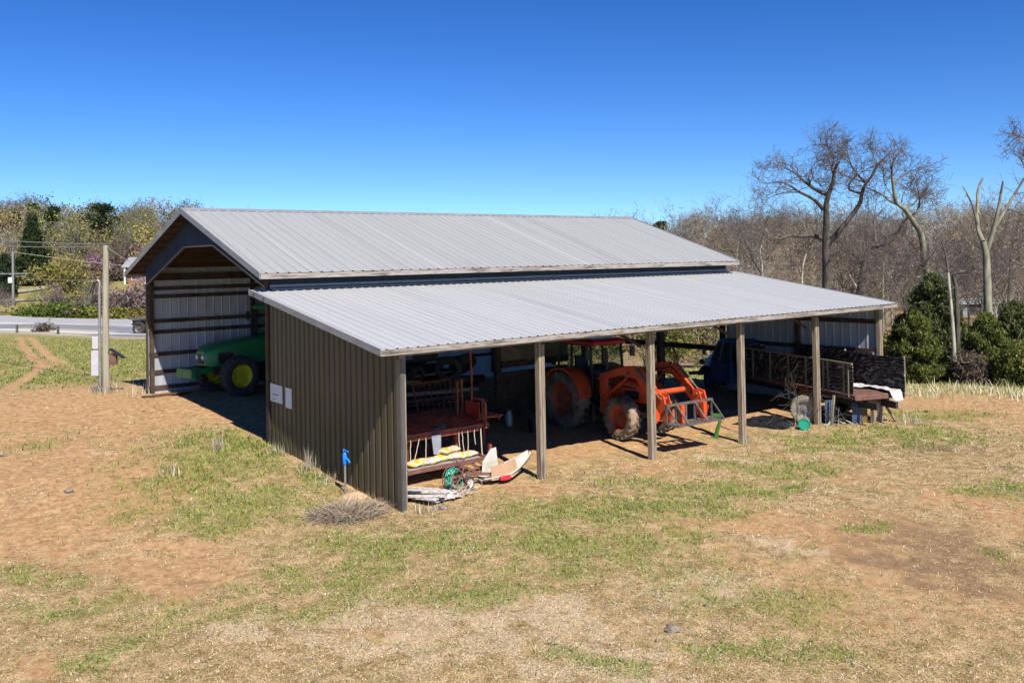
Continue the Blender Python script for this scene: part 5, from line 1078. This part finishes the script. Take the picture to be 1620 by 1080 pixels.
lA = [(Z([(428, 1500), (432, 1200), (430, 980), (428, 850), (425, 690), (430, 560), (428, 470), (440, 400), (470, 320), (480, 250), (490, 220), (520, 170), (545, 110)]), .34, .03, 0),
 (Z([(440, 400), (470, 320), (480, 250), (490, 220), (520, 170), (555, 95)]), .12, .03, 3), (Z([(412, 490), (380, 450), (330, 410), (250, 370), (200, 335), (130, 310), (60, 325)]), .15, .025, 2), (Z([(250, 376), (160, 380), (65, 412)]), .06, .02, 1),
 (Z([(440, 395), (390, 375), (330, 340), (270, 290), (220, 250), (130, 205)]), .16, .025, 3), (Z([(330, 340), (318, 280), (340, 220), (375, 180)]), .08, .02, 3), (Z([(270, 290), (210, 215), (180, 200)]), .05, .02, 3), (Z([(335, 240), (350, 300), (385, 325)]), .05, .02, 2),
 (Z([(480, 280), (462, 220), (475, 160), (440, 100), (430, 65)]), .08, .02, 3), (Z([(412, 675), (340, 650), (270, 655), (200, 650), (120, 672), (50, 625)]), .17, .03, 1), (Z([(200, 650), (120, 700), (60, 790)]), .05, .02, 1),
 (Z([(425, 720), (500, 635), (570, 550), (640, 450), (655, 380), (680, 320), (720, 270), (750, 210), (800, 160), (845, 105)]), .20, .03, 0), (Z([(720, 270), (750, 210), (800, 160), (860, 105)]), .10, .03, 3),
 (Z([(650, 385), (600, 370), (570, 350), (590, 300), (640, 260), (705, 220)]), .10, .025, 2), (Z([(680, 315), (650, 290), (600, 230), (570, 160), (560, 105)]), .10, .02, 3), (Z([(680, 318), (600, 290), (540, 270), (490, 275)]), .07, .02, 2), (Z([(750, 210), (730, 160), (720, 110)]), .06, .02, 3)]
s_, t_ = trace(lA, 45)
bp_ = (s_[0][0], s_[0][1], G(s_[0][0], s_[0][1])-.2)
treething('bare_tree', 'tallest bare tree, with two spreading dark stems rising over the lean-to roof end', 'tree', bp_, s_, 'bark')
zmap = {}
lB = [(Z([(1090, 1500), (1085, 1100), (1075, 920), (1050, 850), (1045, 780), (1030, 650), (990, 580), (950, 520), (920, 480), (870, 440), (855, 350), (845, 270), (850, 190), (885, 130)]), .27, .03, 0), (Z([(870, 440), (855, 350), (845, 270), (850, 190), (890, 125)]), .13, .03, 3),
 (Z([(900, 460), (830, 430), (780, 390), (690, 350), (640, 335)]), .11, .02, 2), (Z([(860, 330), (900, 280), (960, 245), (1040, 220)]), .08, .02, 3), (Z([(920, 480), (980, 450), (1030, 400), (1090, 420)]), .08, .02, 3), (Z([(950, 520), (1010, 490), (1020, 420), (1000, 340)]), .07, .02, 3),
 (Z([(1045, 780), (1000, 740), (930, 650)]), .09, .03, 1), (Z([(1040, 780), (940, 745), (880, 745)]), .05, .02, 1), (Z([(1060, 860), (1100, 890), (1180, 920)]), .14, .05, 1), (Z([(905, 440), (920, 380), (960, 340)]), .05, .02, 3), (Z([(860, 420), (800, 330), (790, 240)]), .05, .02, 2)]
s_, t_ = trace(lB, 42); treething('bare_tree', 'bare lichen-green tree with a bent trunk right of the tallest tree', 'tree', (s_[0][0], s_[0][1], G(s_[0][0], s_[0][1])-.2), s_, 'barkgreen')
zmap = {}
lC = [(Z([(560, 1500), (620, 1100), (690, 755), (750, 715), (830, 690), (880, 630), (920, 560), (1000, 500), (1020, 430)]), .24, .04, 1), (Z([(750, 715), (730, 600), (745, 430)]), .08, .02, 1), (Z([(690, 755), (690, 620), (695, 460)]), .06, .02, 1), (Z([(830, 690), (790, 660), (700, 640)]), .06, .02, 1)]
s_, t_ = trace(lC, 47, dens=.6); treething('bare_tree', 'leaning dark bare tree between the two tallest bare trees', 'tree', (s_[0][0], s_[0][1], G(s_[0][0], s_[0][1])-.2), s_, 'bark')
zmap = {}
lD = [(Y_([(1045, 1090), (1035, 810), (1030, 640), (1025, 540), (1012, 490)]), .26, .17, 0), (Y_([(1012, 490), (990, 430), (990, 340), (992, 270), (1012, 222)]), .14, .05, 0), (Y_([(990, 420), (965, 330), (925, 256)]), .08, .035, 0), (Y_([(1025, 545), (1055, 450), (1078, 350), (1098, 235)]), .15, .05, 0), (Y_([(1060, 440), (1100, 370), (1130, 320), (1160, 270), (1200, 205)]), .10, .05, 1), (Y_([(1145, 290), (1200, 280)]), .05, .03, 1), (Y_([(1110, 350), (1160, 365), (1220, 400)]), .05, .03, 1)]
s_, t_ = trace(lD, 38, dens=.3, lv=1); treething('dead_tree', 'tall topped dead tree with forked pale limbs right of the cedars', 'dead tree', (s_[0][0], s_[0][1], G(s_[0][0], s_[0][1])-.2), s_, 'barkgreen')
for pts, r0, r1, dp, m_, lab in (([(890, 1000), (885, 880), (870, 700), (855, 560), (835, 490)], .12, .035, 35.5, 'barkpale', 'bare white snag standing in front of the large cedar'), ([(905, 1000), (905, 890), (898, 700), (885, 640), (905, 625), (935, 618)], .15, .06, 36.5, 'bark', 'broken grey snag bent over at the top beside the white snag')):
    zmap = {}; s_, t_ = trace([(Y_(pts), r0, r1, 0), (Y_([pts[3], (pts[3][0]+28, pts[3][1]-12)]), r1*.8, .02, 0), (Y_([pts[2], (pts[2][0]+22, pts[2][1]-14)]), r1*.6, .02, 0)], dp); treething('dead_tree', lab, 'dead tree', (s_[0][0], s_[0][1], G(s_[0][0], s_[0][1])-.2), s_, m_)
for k, (pts, dp, m_, lab, r0) in enumerate((([(1110, 1000), (1120, 770), (1130, 600), (1135, 520), (1150, 440)], 46, 'bark', 'slim dark bare tree at the right edge behind the topped dead tree', .15), ([(690, 1000), (680, 780), (665, 700), (690, 640), (700, 600)], 40, 'bark', 'small crooked dark tree behind the lean-to roof corner', .12), ([(470, 1000), (480, 700), (500, 600), (480, 470)], 52, 'barkpale', 'pale dead tree with upright bare limbs left of the bent tree', .24), ([(60, 1000), (70, 640), (60, 520), (90, 400)], 62, 'barkpale', 'whitish bare tree behind the right end of the main roof', .2), ([(-60, 900), (-40, 560), (-30, 470), (-50, 430)], 70, 'barkgreen', 'greyish bare tree beyond the lower right corner of the main roof', .2), ([(960, 1000), (950, 760), (935, 650), (960, 560)], 48, 'bark', 'bare tree between the broken snag and the topped dead tree', .14), ([(1000, 1000), (1010, 740), (1060, 680), (1100, 650)], 44, 'bark', 'low forked bare tree behind the topped dead tree', .12), ([(590, 1000), (585, 640), (600, 520), (560, 400)], 64, 'barkgreen', 'bare tree standing between the tallest tree and the bent tree', .16), ([(250, 1000), (240, 640), (260, 520), (220, 420)], 66, 'barkpale', 'pale bare tree at the left foot of the tallest tree', .17))):
    zmap = {}; a, b_, c = pts[1], pts[2], pts[3]
    s_, t_ = trace([(Y_(pts), r0, .03, 2), (Y_([a, (a[0]-50, a[1]-90), (a[0]-80, a[1]-160)]), r0*.5, .02, 2), (Y_([b_, (b_[0]+50, b_[1]-60), (b_[0]+80, b_[1]-110)]), r0*.5, .02, 2), (Y_([b_, (b_[0]-40, b_[1]-50), (b_[0]-90, b_[1]-60)]), r0*.4, .02, 2)], dp, lv=2, dens=1.1, twl=1.7, start=.05, rs=.55)
    treething('bare_tree', lab, 'tree', (s_[0][0], s_[0][1], G(s_[0][0], s_[0][1])-.2), s_, m_)
zmap = {}
s_, t_ = trace([([(1700, 620), (1690, 420), (1680, 300), (1650, 240), (1615, 215)], .3, .03, 3), ([(1680, 300), (1640, 280), (1612, 250)], .08, .02, 3)], 40, lv=2); treething('bare_tree', 'bare tree whose twigs reach in at the right edge of the view', 'tree', (s_[0][0], s_[0][1], G(s_[0][0], s_[0][1])-.2), s_, 'bark')
# cedars -----------------------------------------------------------
def conifer(lab, px, ytop, ybase, d, wpx, cols, cat='tree', name='cedar_tree', n=170, per=46, shape=.8, size=.07, bare=0.03, group=None, fullness=1.):
    bpos = far(px, ybase, d); g = G(bpos[0], bpos[1]); tp = far(px, ytop, d)[2]; H = tp-g; R = wpx/2*d/FPX; c = np.array([bpos[0], bpos[1], g])
    segs = [(*c, *(c+[0, 0, H*.5]), .02*H+.05, .012*H+.03), (*(c+[0, 0, H*.5]), *(c+[0, 0, H*.97]), .012*H+.03, .015)]; P = []
    for k in range(n):
        f = bare+(1-bare)*rng.random()**1.15; h = f*H; rad = R*min(1, (1-f)**shape*1.12+.04)*(.42+.68*rng.random()**.8); a = rng.random()*6.283
        if vnoise(a*1.6+px, f*6, 5) < .28*fullness-.0 and rng.random() < .6: rad *= .55
        e = c+np.array([math.cos(a)*rad, math.sin(a)*rad, h+rad*.28]); s0 = c+[0, 0, max(h-.1, .1)]; segs.append((*s0, *e, .012+.004*H*(1-f), .005))
        t = .35+.65*rng.random(per)**.7; wd = (.09+.16*(1-f))*R*.34+.04
        P.append(s0+(e-s0)*t[:, None]+rng.normal(size=(per, 3))*np.array([wd, wd, wd*.75])*(1-.35*t[:, None]))
    P = np.concatenate(P); return treething(name, lab, cat, tuple(c), segs, 'bark', leafmesh(P, size*.62, 2, .05*size/.05, cols, asp=2.6, upb=1.3), group)
CED = [(.05, .075, .025), (.08, .10, .03), (.12, .135, .04), (.16, .16, .05), (.05, .06, .03)]; CEDY = [(.09, .115, .022), (.13, .15, .03), (.17, .175, .04), (.06, .08, .022)]
conifer('largest dark green cedar behind the truck tail', 1478, 438, 594, 37.5, 112, CED, n=300, per=80, shape=.55, size=.055)
conifer('bright olive cedar in front of the largest cedar', 1452, 495, 594, 35.8, 72, CEDY, n=180, per=70, shape=.5, size=.05)
conifer('pointed green cedar at the foot of the topped dead tree', 1562, 500, 594, 36.5, 86, CEDY, n=200, per=75, shape=.6, size=.05)
conifer('dull green cedar between the snags and the pointed cedar', 1520, 515, 592, 38, 70, CED, n=150, per=70, shape=.45, size=.052)
conifer('dark cedar at the right edge of the view', 1612, 480, 592, 38.5, 100, CED, n=210, per=75, shape=.5, size=.055)
conifer('small yellow green cedar right of the pointed cedar', 1600, 545, 597, 34.8, 46, CEDY, n=100, per=60, shape=.5, size=.045)
conifer('dark leaning cedar at the left foot of the largest cedar', 1430, 500, 590, 38.5, 60, CED, n=120, per=60, shape=.5, size=.05)
# trees left of the barn
conifer('tall dark spruce on the far left hillside', 52, 344, 452, 136, 66, [(.018, .035, .012), (.03, .05, .016), (.05, .07, .02)], name='spruce_tree', n=300, per=30, size=.22, shape=1.05, fullness=2.2)
conifer('dark evergreen at the left edge below the spruce', 6, 408, 470, 128, 40, [(.018, .035, .012), (.03, .05, .016)], name='spruce_tree', n=150, per=30, size=.24, shape=.7)
conifer('small round dark evergreen bush below the spruce', 11, 452, 482, 112, 24, [(.02, .035, .012), (.035, .05, .018)], name='evergreen_bush', cat='bush', n=120, per=26, size=.15, shape=.3)
def pine(lab, px, ytop, ycrown, ybase, d, wpx):
    bpos = far(px, ybase, d); g = G(bpos[0], bpos[1]); top = far(px, ytop, d)[2]; cb = far(px, ycrown, d)[2]; R = wpx/2*d/FPX; c = np.array([bpos[0], bpos[1], g]); segs = [(*c, *(c+[0, 0, cb-g]), .35, .22), (*(c+[0, 0, cb-g]), *(c+[0, 0, top-g-.5]), .22, .05)]; P = []
    for k in range(34):
        f = rng.random(); z = cb+(top-cb)*f; rad = R*math.sin(math.pi*(.18+.78*f))**.7*(.5+.55*rng.random()); a = rng.random()*6.283; e = np.array([c[0]+math.cos(a)*rad, c[1]+math.sin(a)*rad, z+.2]); s0 = np.array([c[0], c[1], z-.5]); segs.append((*s0, *e, .06, .03)); P.append(e+rng.normal(size=(70, 3))*np.array([.75, .75, .33])*R/2.6)
    treething('pine_tree', lab, 'tree', tuple(c), segs, 'bark', leafmesh(np.concatenate(P), .2, 1, .05, [(.02, .035, .014), (.035, .055, .02), (.055, .075, .028)]))
pine('round topped dark pine on the hill crest left of the barn', 161, 325, 385, 420, 176, 46); pine('small dark pine on the far crest above the spruce', 84, 330, 350, 400, 190, 20); pine('tiny dark pine on the far crest left of the spruce', 25, 340, 362, 400, 190, 13); pine('thin dark pine top right behind the spruce', 55, 325, 345, 400, 195, 14); pine('tiny dark pine on the far crest behind the right roof end', 1046, 353, 366, 400, 170, 14)
def decid(name, lab, px, ytop, ybase, d, wpx, cols, cat='tree', n=7, lv=3, size=.1, per=6, spread=.25, trunk=.18, bark='bark', group=None, mult=1.0):
    bpos = far(px, ybase, d); g = G(bpos[0], bpos[1]); H = far(px, ytop, d)[2]-g; R = wpx/2*d/FPX; c = np.array([bpos[0], bpos[1], g]); segs = []; tips = []
    h0 = H*trunk; segs.append((*(c-[0, 0, .3]), *(c+[0, 0, h0]), H*.028, H*.02))
    for k in range(n):
        a = k/n*6.283+rng.random(); el = .35+.9*rng.random(); dd = np.array([math.cos(a)*math.cos(el), math.sin(a)*math.cos(el), math.sin(el)]); grow(c+[0, 0, h0*(.6+.4*rng.random())], dd, H*.42, H*.012, lv, segs, tips, .22, .10, (3, 4), .012*d/60, .66)
    T = np.array(tips)
    rr = np.hypot(T[:, 0]-c[0], T[:, 1]-c[1]); s1 = R/max(np.percentile(rr, 93), .01); s2 = H/max(np.percentile(T[:, 2], 99)-g, .01)
    S = np.array(segs); 
    for o in (0, 3): S[:, o] = c[0]+(S[:, o]-c[0])*s1; S[:, o+1] = c[1]+(S[:, o+1]-c[1])*s1; S[:, o+2] = g+(S[:, o+2]-g)*s2
    T = np.stack([c[0]+(T[:, 0]-c[0])*s1, c[1]+(T[:, 1]-c[1])*s1, g+(T[:, 2]-g)*s2], -1)
    return treething(name, lab, cat, tuple(c), S, bark, leafmesh(T, size, per, spread, cols) if cols else None, group, split=H*.012)
YG = [(.22, .20, .045), (.28, .25, .06), (.17, .17, .04), (.26, .21, .08)]; RB = [(.26, .14, .20), (.32, .19, .26), (.20, .12, .15)]; GR = [(.10, .14, .025), (.16, .19, .035), (.07, .10, .02)]; BR = [(.13, .10, .075), (.18, .14, .10), (.10, .08, .06)]
decid('budding_tree', 'broad yellow budding tree with many stems beyond the highway', 104, 408, 493, 108, 92, YG, lv=3, n=11, size=.12, per=6, spread=.4)
decid('budding_tree', 'yellow green budding tree on the hill just left of the barn roof', 228, 362, 412, 176, 46, YG, size=.17, per=9, spread=.9, n=11); decid('budding_tree', 'pale yellow green tree at the far left crest', -4, 335, 400, 186, 50, YG, size=.2, per=5, spread=.5)
decid('redbud_tree', 'pink flowering redbud right of the near utility pole', 213, 392, 436, 165, 70, RB, lv=3, size=.18, per=6, spread=.6); decid('redbud_tree', 'pink flowering redbud left of the near utility pole', 150, 404, 440, 152, 40, RB, size=.15, per=3, spread=.4)
decid('redbud_tree', 'low pink redbud thicket at the roadside behind the near pole', 190, 458, 507, 90, 80, RB+BR, size=.1, per=3, spread=.3); decid('redbud_tree', 'dusky redbud beside the barn back corner', 226, 448, 507, 91, 54, RB+BR, size=.1, per=3, spread=.3); decid('redbud_tree', 'faded redbud left of the roadside thicket', 150, 468, 507, 91, 50, RB+BR, size=.1, per=3, spread=.3)
for i, (x, y0, y1, d, w_, cl, lab) in enumerate(((60, 488, 508, 89, 60, GR, 'long green bush at the left of the roadside row'), (95, 485, 508, 88, 46, GR, 'dark green bush below the yellow tree'), (130, 486, 508, 88, 44, BR+GR, 'brownish bush right of the yellow tree'), (138, 494, 508, 87, 20, YG+GR, 'small bright green bush right of the yellow tree'), (188, 494, 508, 87, 26, GR+YG, 'small green bush behind the near utility pole'), (222, 497, 508, 87, 30, YG, 'bright yellow green bush at the barn back corner'), (72, 521, 533, 66, 14, BR, 'small round brown bush between the short fence posts'), (245, 470, 508, 88, 50, RB+GR, 'bush mostly hidden behind the barn wall'), (185, 430, 455, 145, 26, BR, 'small bare shrub on the meadow near the brick house'))):
    decid('roadside_bush', lab, x, y0, y1, d, w_, cl, 'bush', n=8, lv=2, size=.0011*d, per=14, spread=.0035*d, trunk=.05)
for i, (x, y0, y1, d, w_, cl, lab) in enumerate(((1404, 535, 592, 41, 30, YG+GR, 'yellow green bush beside the lean-to end post'), (1020, 500, 590, 46, 70, BR+YG, 'tangled bush seen through the open barn end, left'), (1070, 495, 592, 45, 80, GR+YG, 'tangled green bush seen through the middle of the open barn end'), (1120, 500, 590, 46, 70, BR+YG, 'tangled bush seen through the open barn end, right'), (960, 500, 585, 47, 80, YG+GR, 'green bush seen through the tractor cab windows'), (900, 500, 582, 49, 80, GR+YG, 'green bush hidden mostly behind the tractor cab'), (1625, 548, 597, 34.6, 40, YG+GR, 'light green bush at the right edge of the field'), (1535, 560, 596, 35.5, 40, BR, 'brown leafless bush between the cedars'))):
    decid('field_bush', lab, x, y0, y1, d, w_, cl, 'bush', n=9, lv=3, size=.045, per=7, spread=.16, trunk=.05, bark='barkpale' if i in (1, 3) else 'bark')
# wooded hills: many bare trees reading as one mass
def proto(seed, leafcols=None, h=10., tw=5):
    global rng; keep = rng; rng = np.random.default_rng(seed); segs = []; tips = []; c = np.zeros(3); th = h*(.3+.15*rng.random())
    segs.append((0, 0, -1, 0, 0, th, h*.022, h*.016)); 
    for k in range(6): a = rng.random()*6.283; el = .5+.8*rng.random(); grow(np.array([0, 0, th*(.7+.3*rng.random())]), np.array([math.cos(a)*math.cos(el), math.sin(a)*math.cos(el), math.sin(el)]), h*.34, h*.011, 2, segs, tips, .22, .12, (3, 4), .022, .66)
    V, F = segmesh(np.array(segs), 3); t = np.repeat(np.array([[.27, .25, .205]])*(.5+.9*rng.random((len(segs), 1))), 6, 0)
    T = np.array(tips); T = np.repeat(T, tw, 0)+rng.normal(size=(len(T)*tw, 3))*.55; N = len(T); a = rng.normal(size=(N, 3))+[0, 0, .8]; a /= np.linalg.norm(a, axis=1, keepdims=True); b = np.cross(a, rng.normal(size=(N, 3))); b /= np.linalg.norm(b, axis=1, keepdims=True)
    if leafcols is None: s, w_ = .55, .028; cols = [(.20, .16, .11), (.27, .22, .155), (.34, .29, .21), (.23, .175, .125), (.15, .12, .09)]
    else: s, w_ = .2, .16; cols = leafcols
    V2 = np.stack([T-a*s, T-b*w_, T+a*s, T+b*w_], 1).reshape(-1, 3); F2 = np.arange(N*4).reshape(-1, 4); cc = np.array(cols); t2 = np.repeat(cc[rng.integers(0, len(cc), N)]*(.75+.5*rng.random((N, 1))), 4, 0)
    rng = keep; return np.concatenate([V, V2]), np.concatenate([F, F2+len(V)]), np.concatenate([t, t2])
PB = [proto(s) for s in (1, 2, 3, 4, 5)]; PG = [proto(11, YG, tw=4), proto(12, GR, tw=3), proto(13, [(.22, .17, .09), (.17, .14, .08), (.25, .21, .10)], tw=5)]
def woodland(name, lab, spots, pick, tint=lambda i: 1.):
    Vs, Fs, Ts, o = [], [], [], 0
    for i, (x, y, s) in enumerate(spots):
        V, F, t = pick(i); a = rng.random()*6.283; ca, sa = math.cos(a), math.sin(a); Q = V*s; Q = np.stack([Q[:, 0]*ca-Q[:, 1]*sa+x, Q[:, 0]*sa+Q[:, 1]*ca+y, Q[:, 2]*(.85+.3*rng.random())+G(x, y)], -1)
        Vs.append(Q); Fs.append(F+o); Ts.append(t*(.55+.95*rng.random())*(np.array([1, 1, 1])+rng.uniform(-.12, .12)*np.array([1, .2, -1]))); o += len(V)
    ob = npmesh(name, np.concatenate(Vs), np.concatenate(Fs), 'leaf', np.concatenate(Ts)); ob['kind'] = 'stuff'; ob['label'] = lab; ob['category'] = 'woodland'; return ob
def polar(q, r): return CX+(q*HR[0]+HF[0])*r, CY+(q*HR[1]+HF[1])*r
sp1 = []
for i in range(430):
    q = rng.uniform(.10, .80); r = 62*(300/62)**(rng.random()**.75)
    if r < 80 and q < .16: continue
    x, y = polar(q, r); sp1.append((x, y, rng.uniform(.4, .9) if r < 110 else rng.uniform(.55, 1.25)))
woodland('woodland', 'mass of leafless brown woods covering the right hillside', sp1, lambda i: PB[i % 5] if rng.random() > .02 else PG[2])
sp2_ = [(*polar(rng.uniform(-.42, .12), rng.uniform(130, 300)), rng.uniform(.5, .8)) for i in range(90)]
woodland('woodland', 'leafless woods on the low ridge hidden behind the barn roof', sp2_, lambda i: PB[i % 5])
sp3 = []
for i in range(470):
    q = rng.uniform(-.95, -.33); r = rng.uniform(152, 270); x, y = polar(q, r); sp3.append((x, y, rng.uniform(.5, 1.15)))
woodland('woodland', 'mixed bare and budding woods on the left hill crest', sp3, lambda i: (PB+PG+PG)[rng.integers(0, 11)])
PR = [proto(31, RB+BR, tw=3), proto(32, BR+GR, tw=5), proto(33, BR, tw=5)]
sp4 = [(*polar(rng.uniform(-.95, -.40), rng.uniform(97, 150)), rng.uniform(.22, .42)) for i in range(36)]
sp4 = [p for p in sp4 if ud(p[0], p[1])[0]/ud(p[0], p[1])[1] > -.47 or rng.random() < .35]
woodland('thicket', 'low brown and pinkish thicket scattered over the meadow slope beyond the highway', sp4, lambda i: PR[i % 3])
sp5 = [(*polar(rng.uniform(-.95, -.38), rng.uniform(88, 93)), rng.uniform(.16, .30)) for i in range(60)]
woodland('thicket', 'continuous low hedge of brush along the far side of the highway', sp5, lambda i: PR[i % 3] if i % 4 else PG[1])
# dry grass fringe under the cedars
x, y = [], []
for k in range(1500): 
    q = rng.uniform(.40, .66); r = 33.3+rng.normal()*.7+.6*math.sin(q*40); a, b_ = polar(q, r/math.sqrt(1+q*q)*1.10); x.append(a); y.append(b_)
x = np.array(x); y = np.array(y); n = len(x); z = gz(x, y); a = rng.random(n)*6.283; H_ = .08+.36*rng.random(n)**3; e = np.stack([np.cos(a)*H_*.45, np.sin(a)*H_*.45, H_], -1); b0 = np.stack([x, y, z], -1); s_ = np.stack([HR[0]+0*x, HR[1]+0*x, 0*x], -1)*.016
V = np.stack([b0-s_, b0+s_, b0+e*.6+s_*.7, b0+e], 1).reshape(-1, 3); cc = np.array([(.42, .35, .22), (.5, .44, .3), (.3, .25, .15), (.2, .22, .07)]); o = npmesh('tall_dry_grass', V, np.arange(n*4).reshape(-1, 4), 'blades', np.repeat(cc[rng.integers(0, 4, n)]*(.8+.4*rng.random((n, 1))), 4, 0)); o['kind'] = 'stuff'; tag(o, 'fringe of tall dry grass at the foot of the cedars', 'dry grass')
# sapling and brush by the fifth post
s_ = []; t_ = []
for k in range(5): grow(np.array([14.15+rng.normal()*.1, .32+rng.normal()*.1, G(14.1, .3)]), np.array([rng.normal()*.25, rng.normal()*.25, 1.]), 1.0, .012, 2, s_, t_, .25, .02, (3, 4), .004)
treething('bare_sapling', 'leafless sapling growing up in front of the truck wheel', 'sapling', (14.15, .32, G(14.1, .3)), s_, 'barkpale', split=.0118)
s_ = []; t_ = []
for k in range(9): grow(np.array([14.95+rng.normal()*.3, -.5+rng.normal()*.15, G(15, -.5)+.03]), np.array([rng.normal()*.9, rng.normal()*.5, .35]), .7, .014, 1, s_, t_, .3, -.04, (2, 3), .006)
treething('brush_branches', 'fallen pale branches on the ground under the truck bed edge', 'branches', (14.95, -.5, G(15, -.5)), s_, 'barkpale', split=.0135)
for o in bpy.data.objects:
    if o.get('kind') == 'stuff' and not o.get('label'):
        o['label'] = {'grass': 'short green grass blades growing in patches over the yard', 'straw': 'pale dry straw scattered all over the yard', 'dead_leaf_litter': 'small pale chips and dead leaves littering the yard'}[o.name]; o['category'] = o.name.replace('_', ' ')
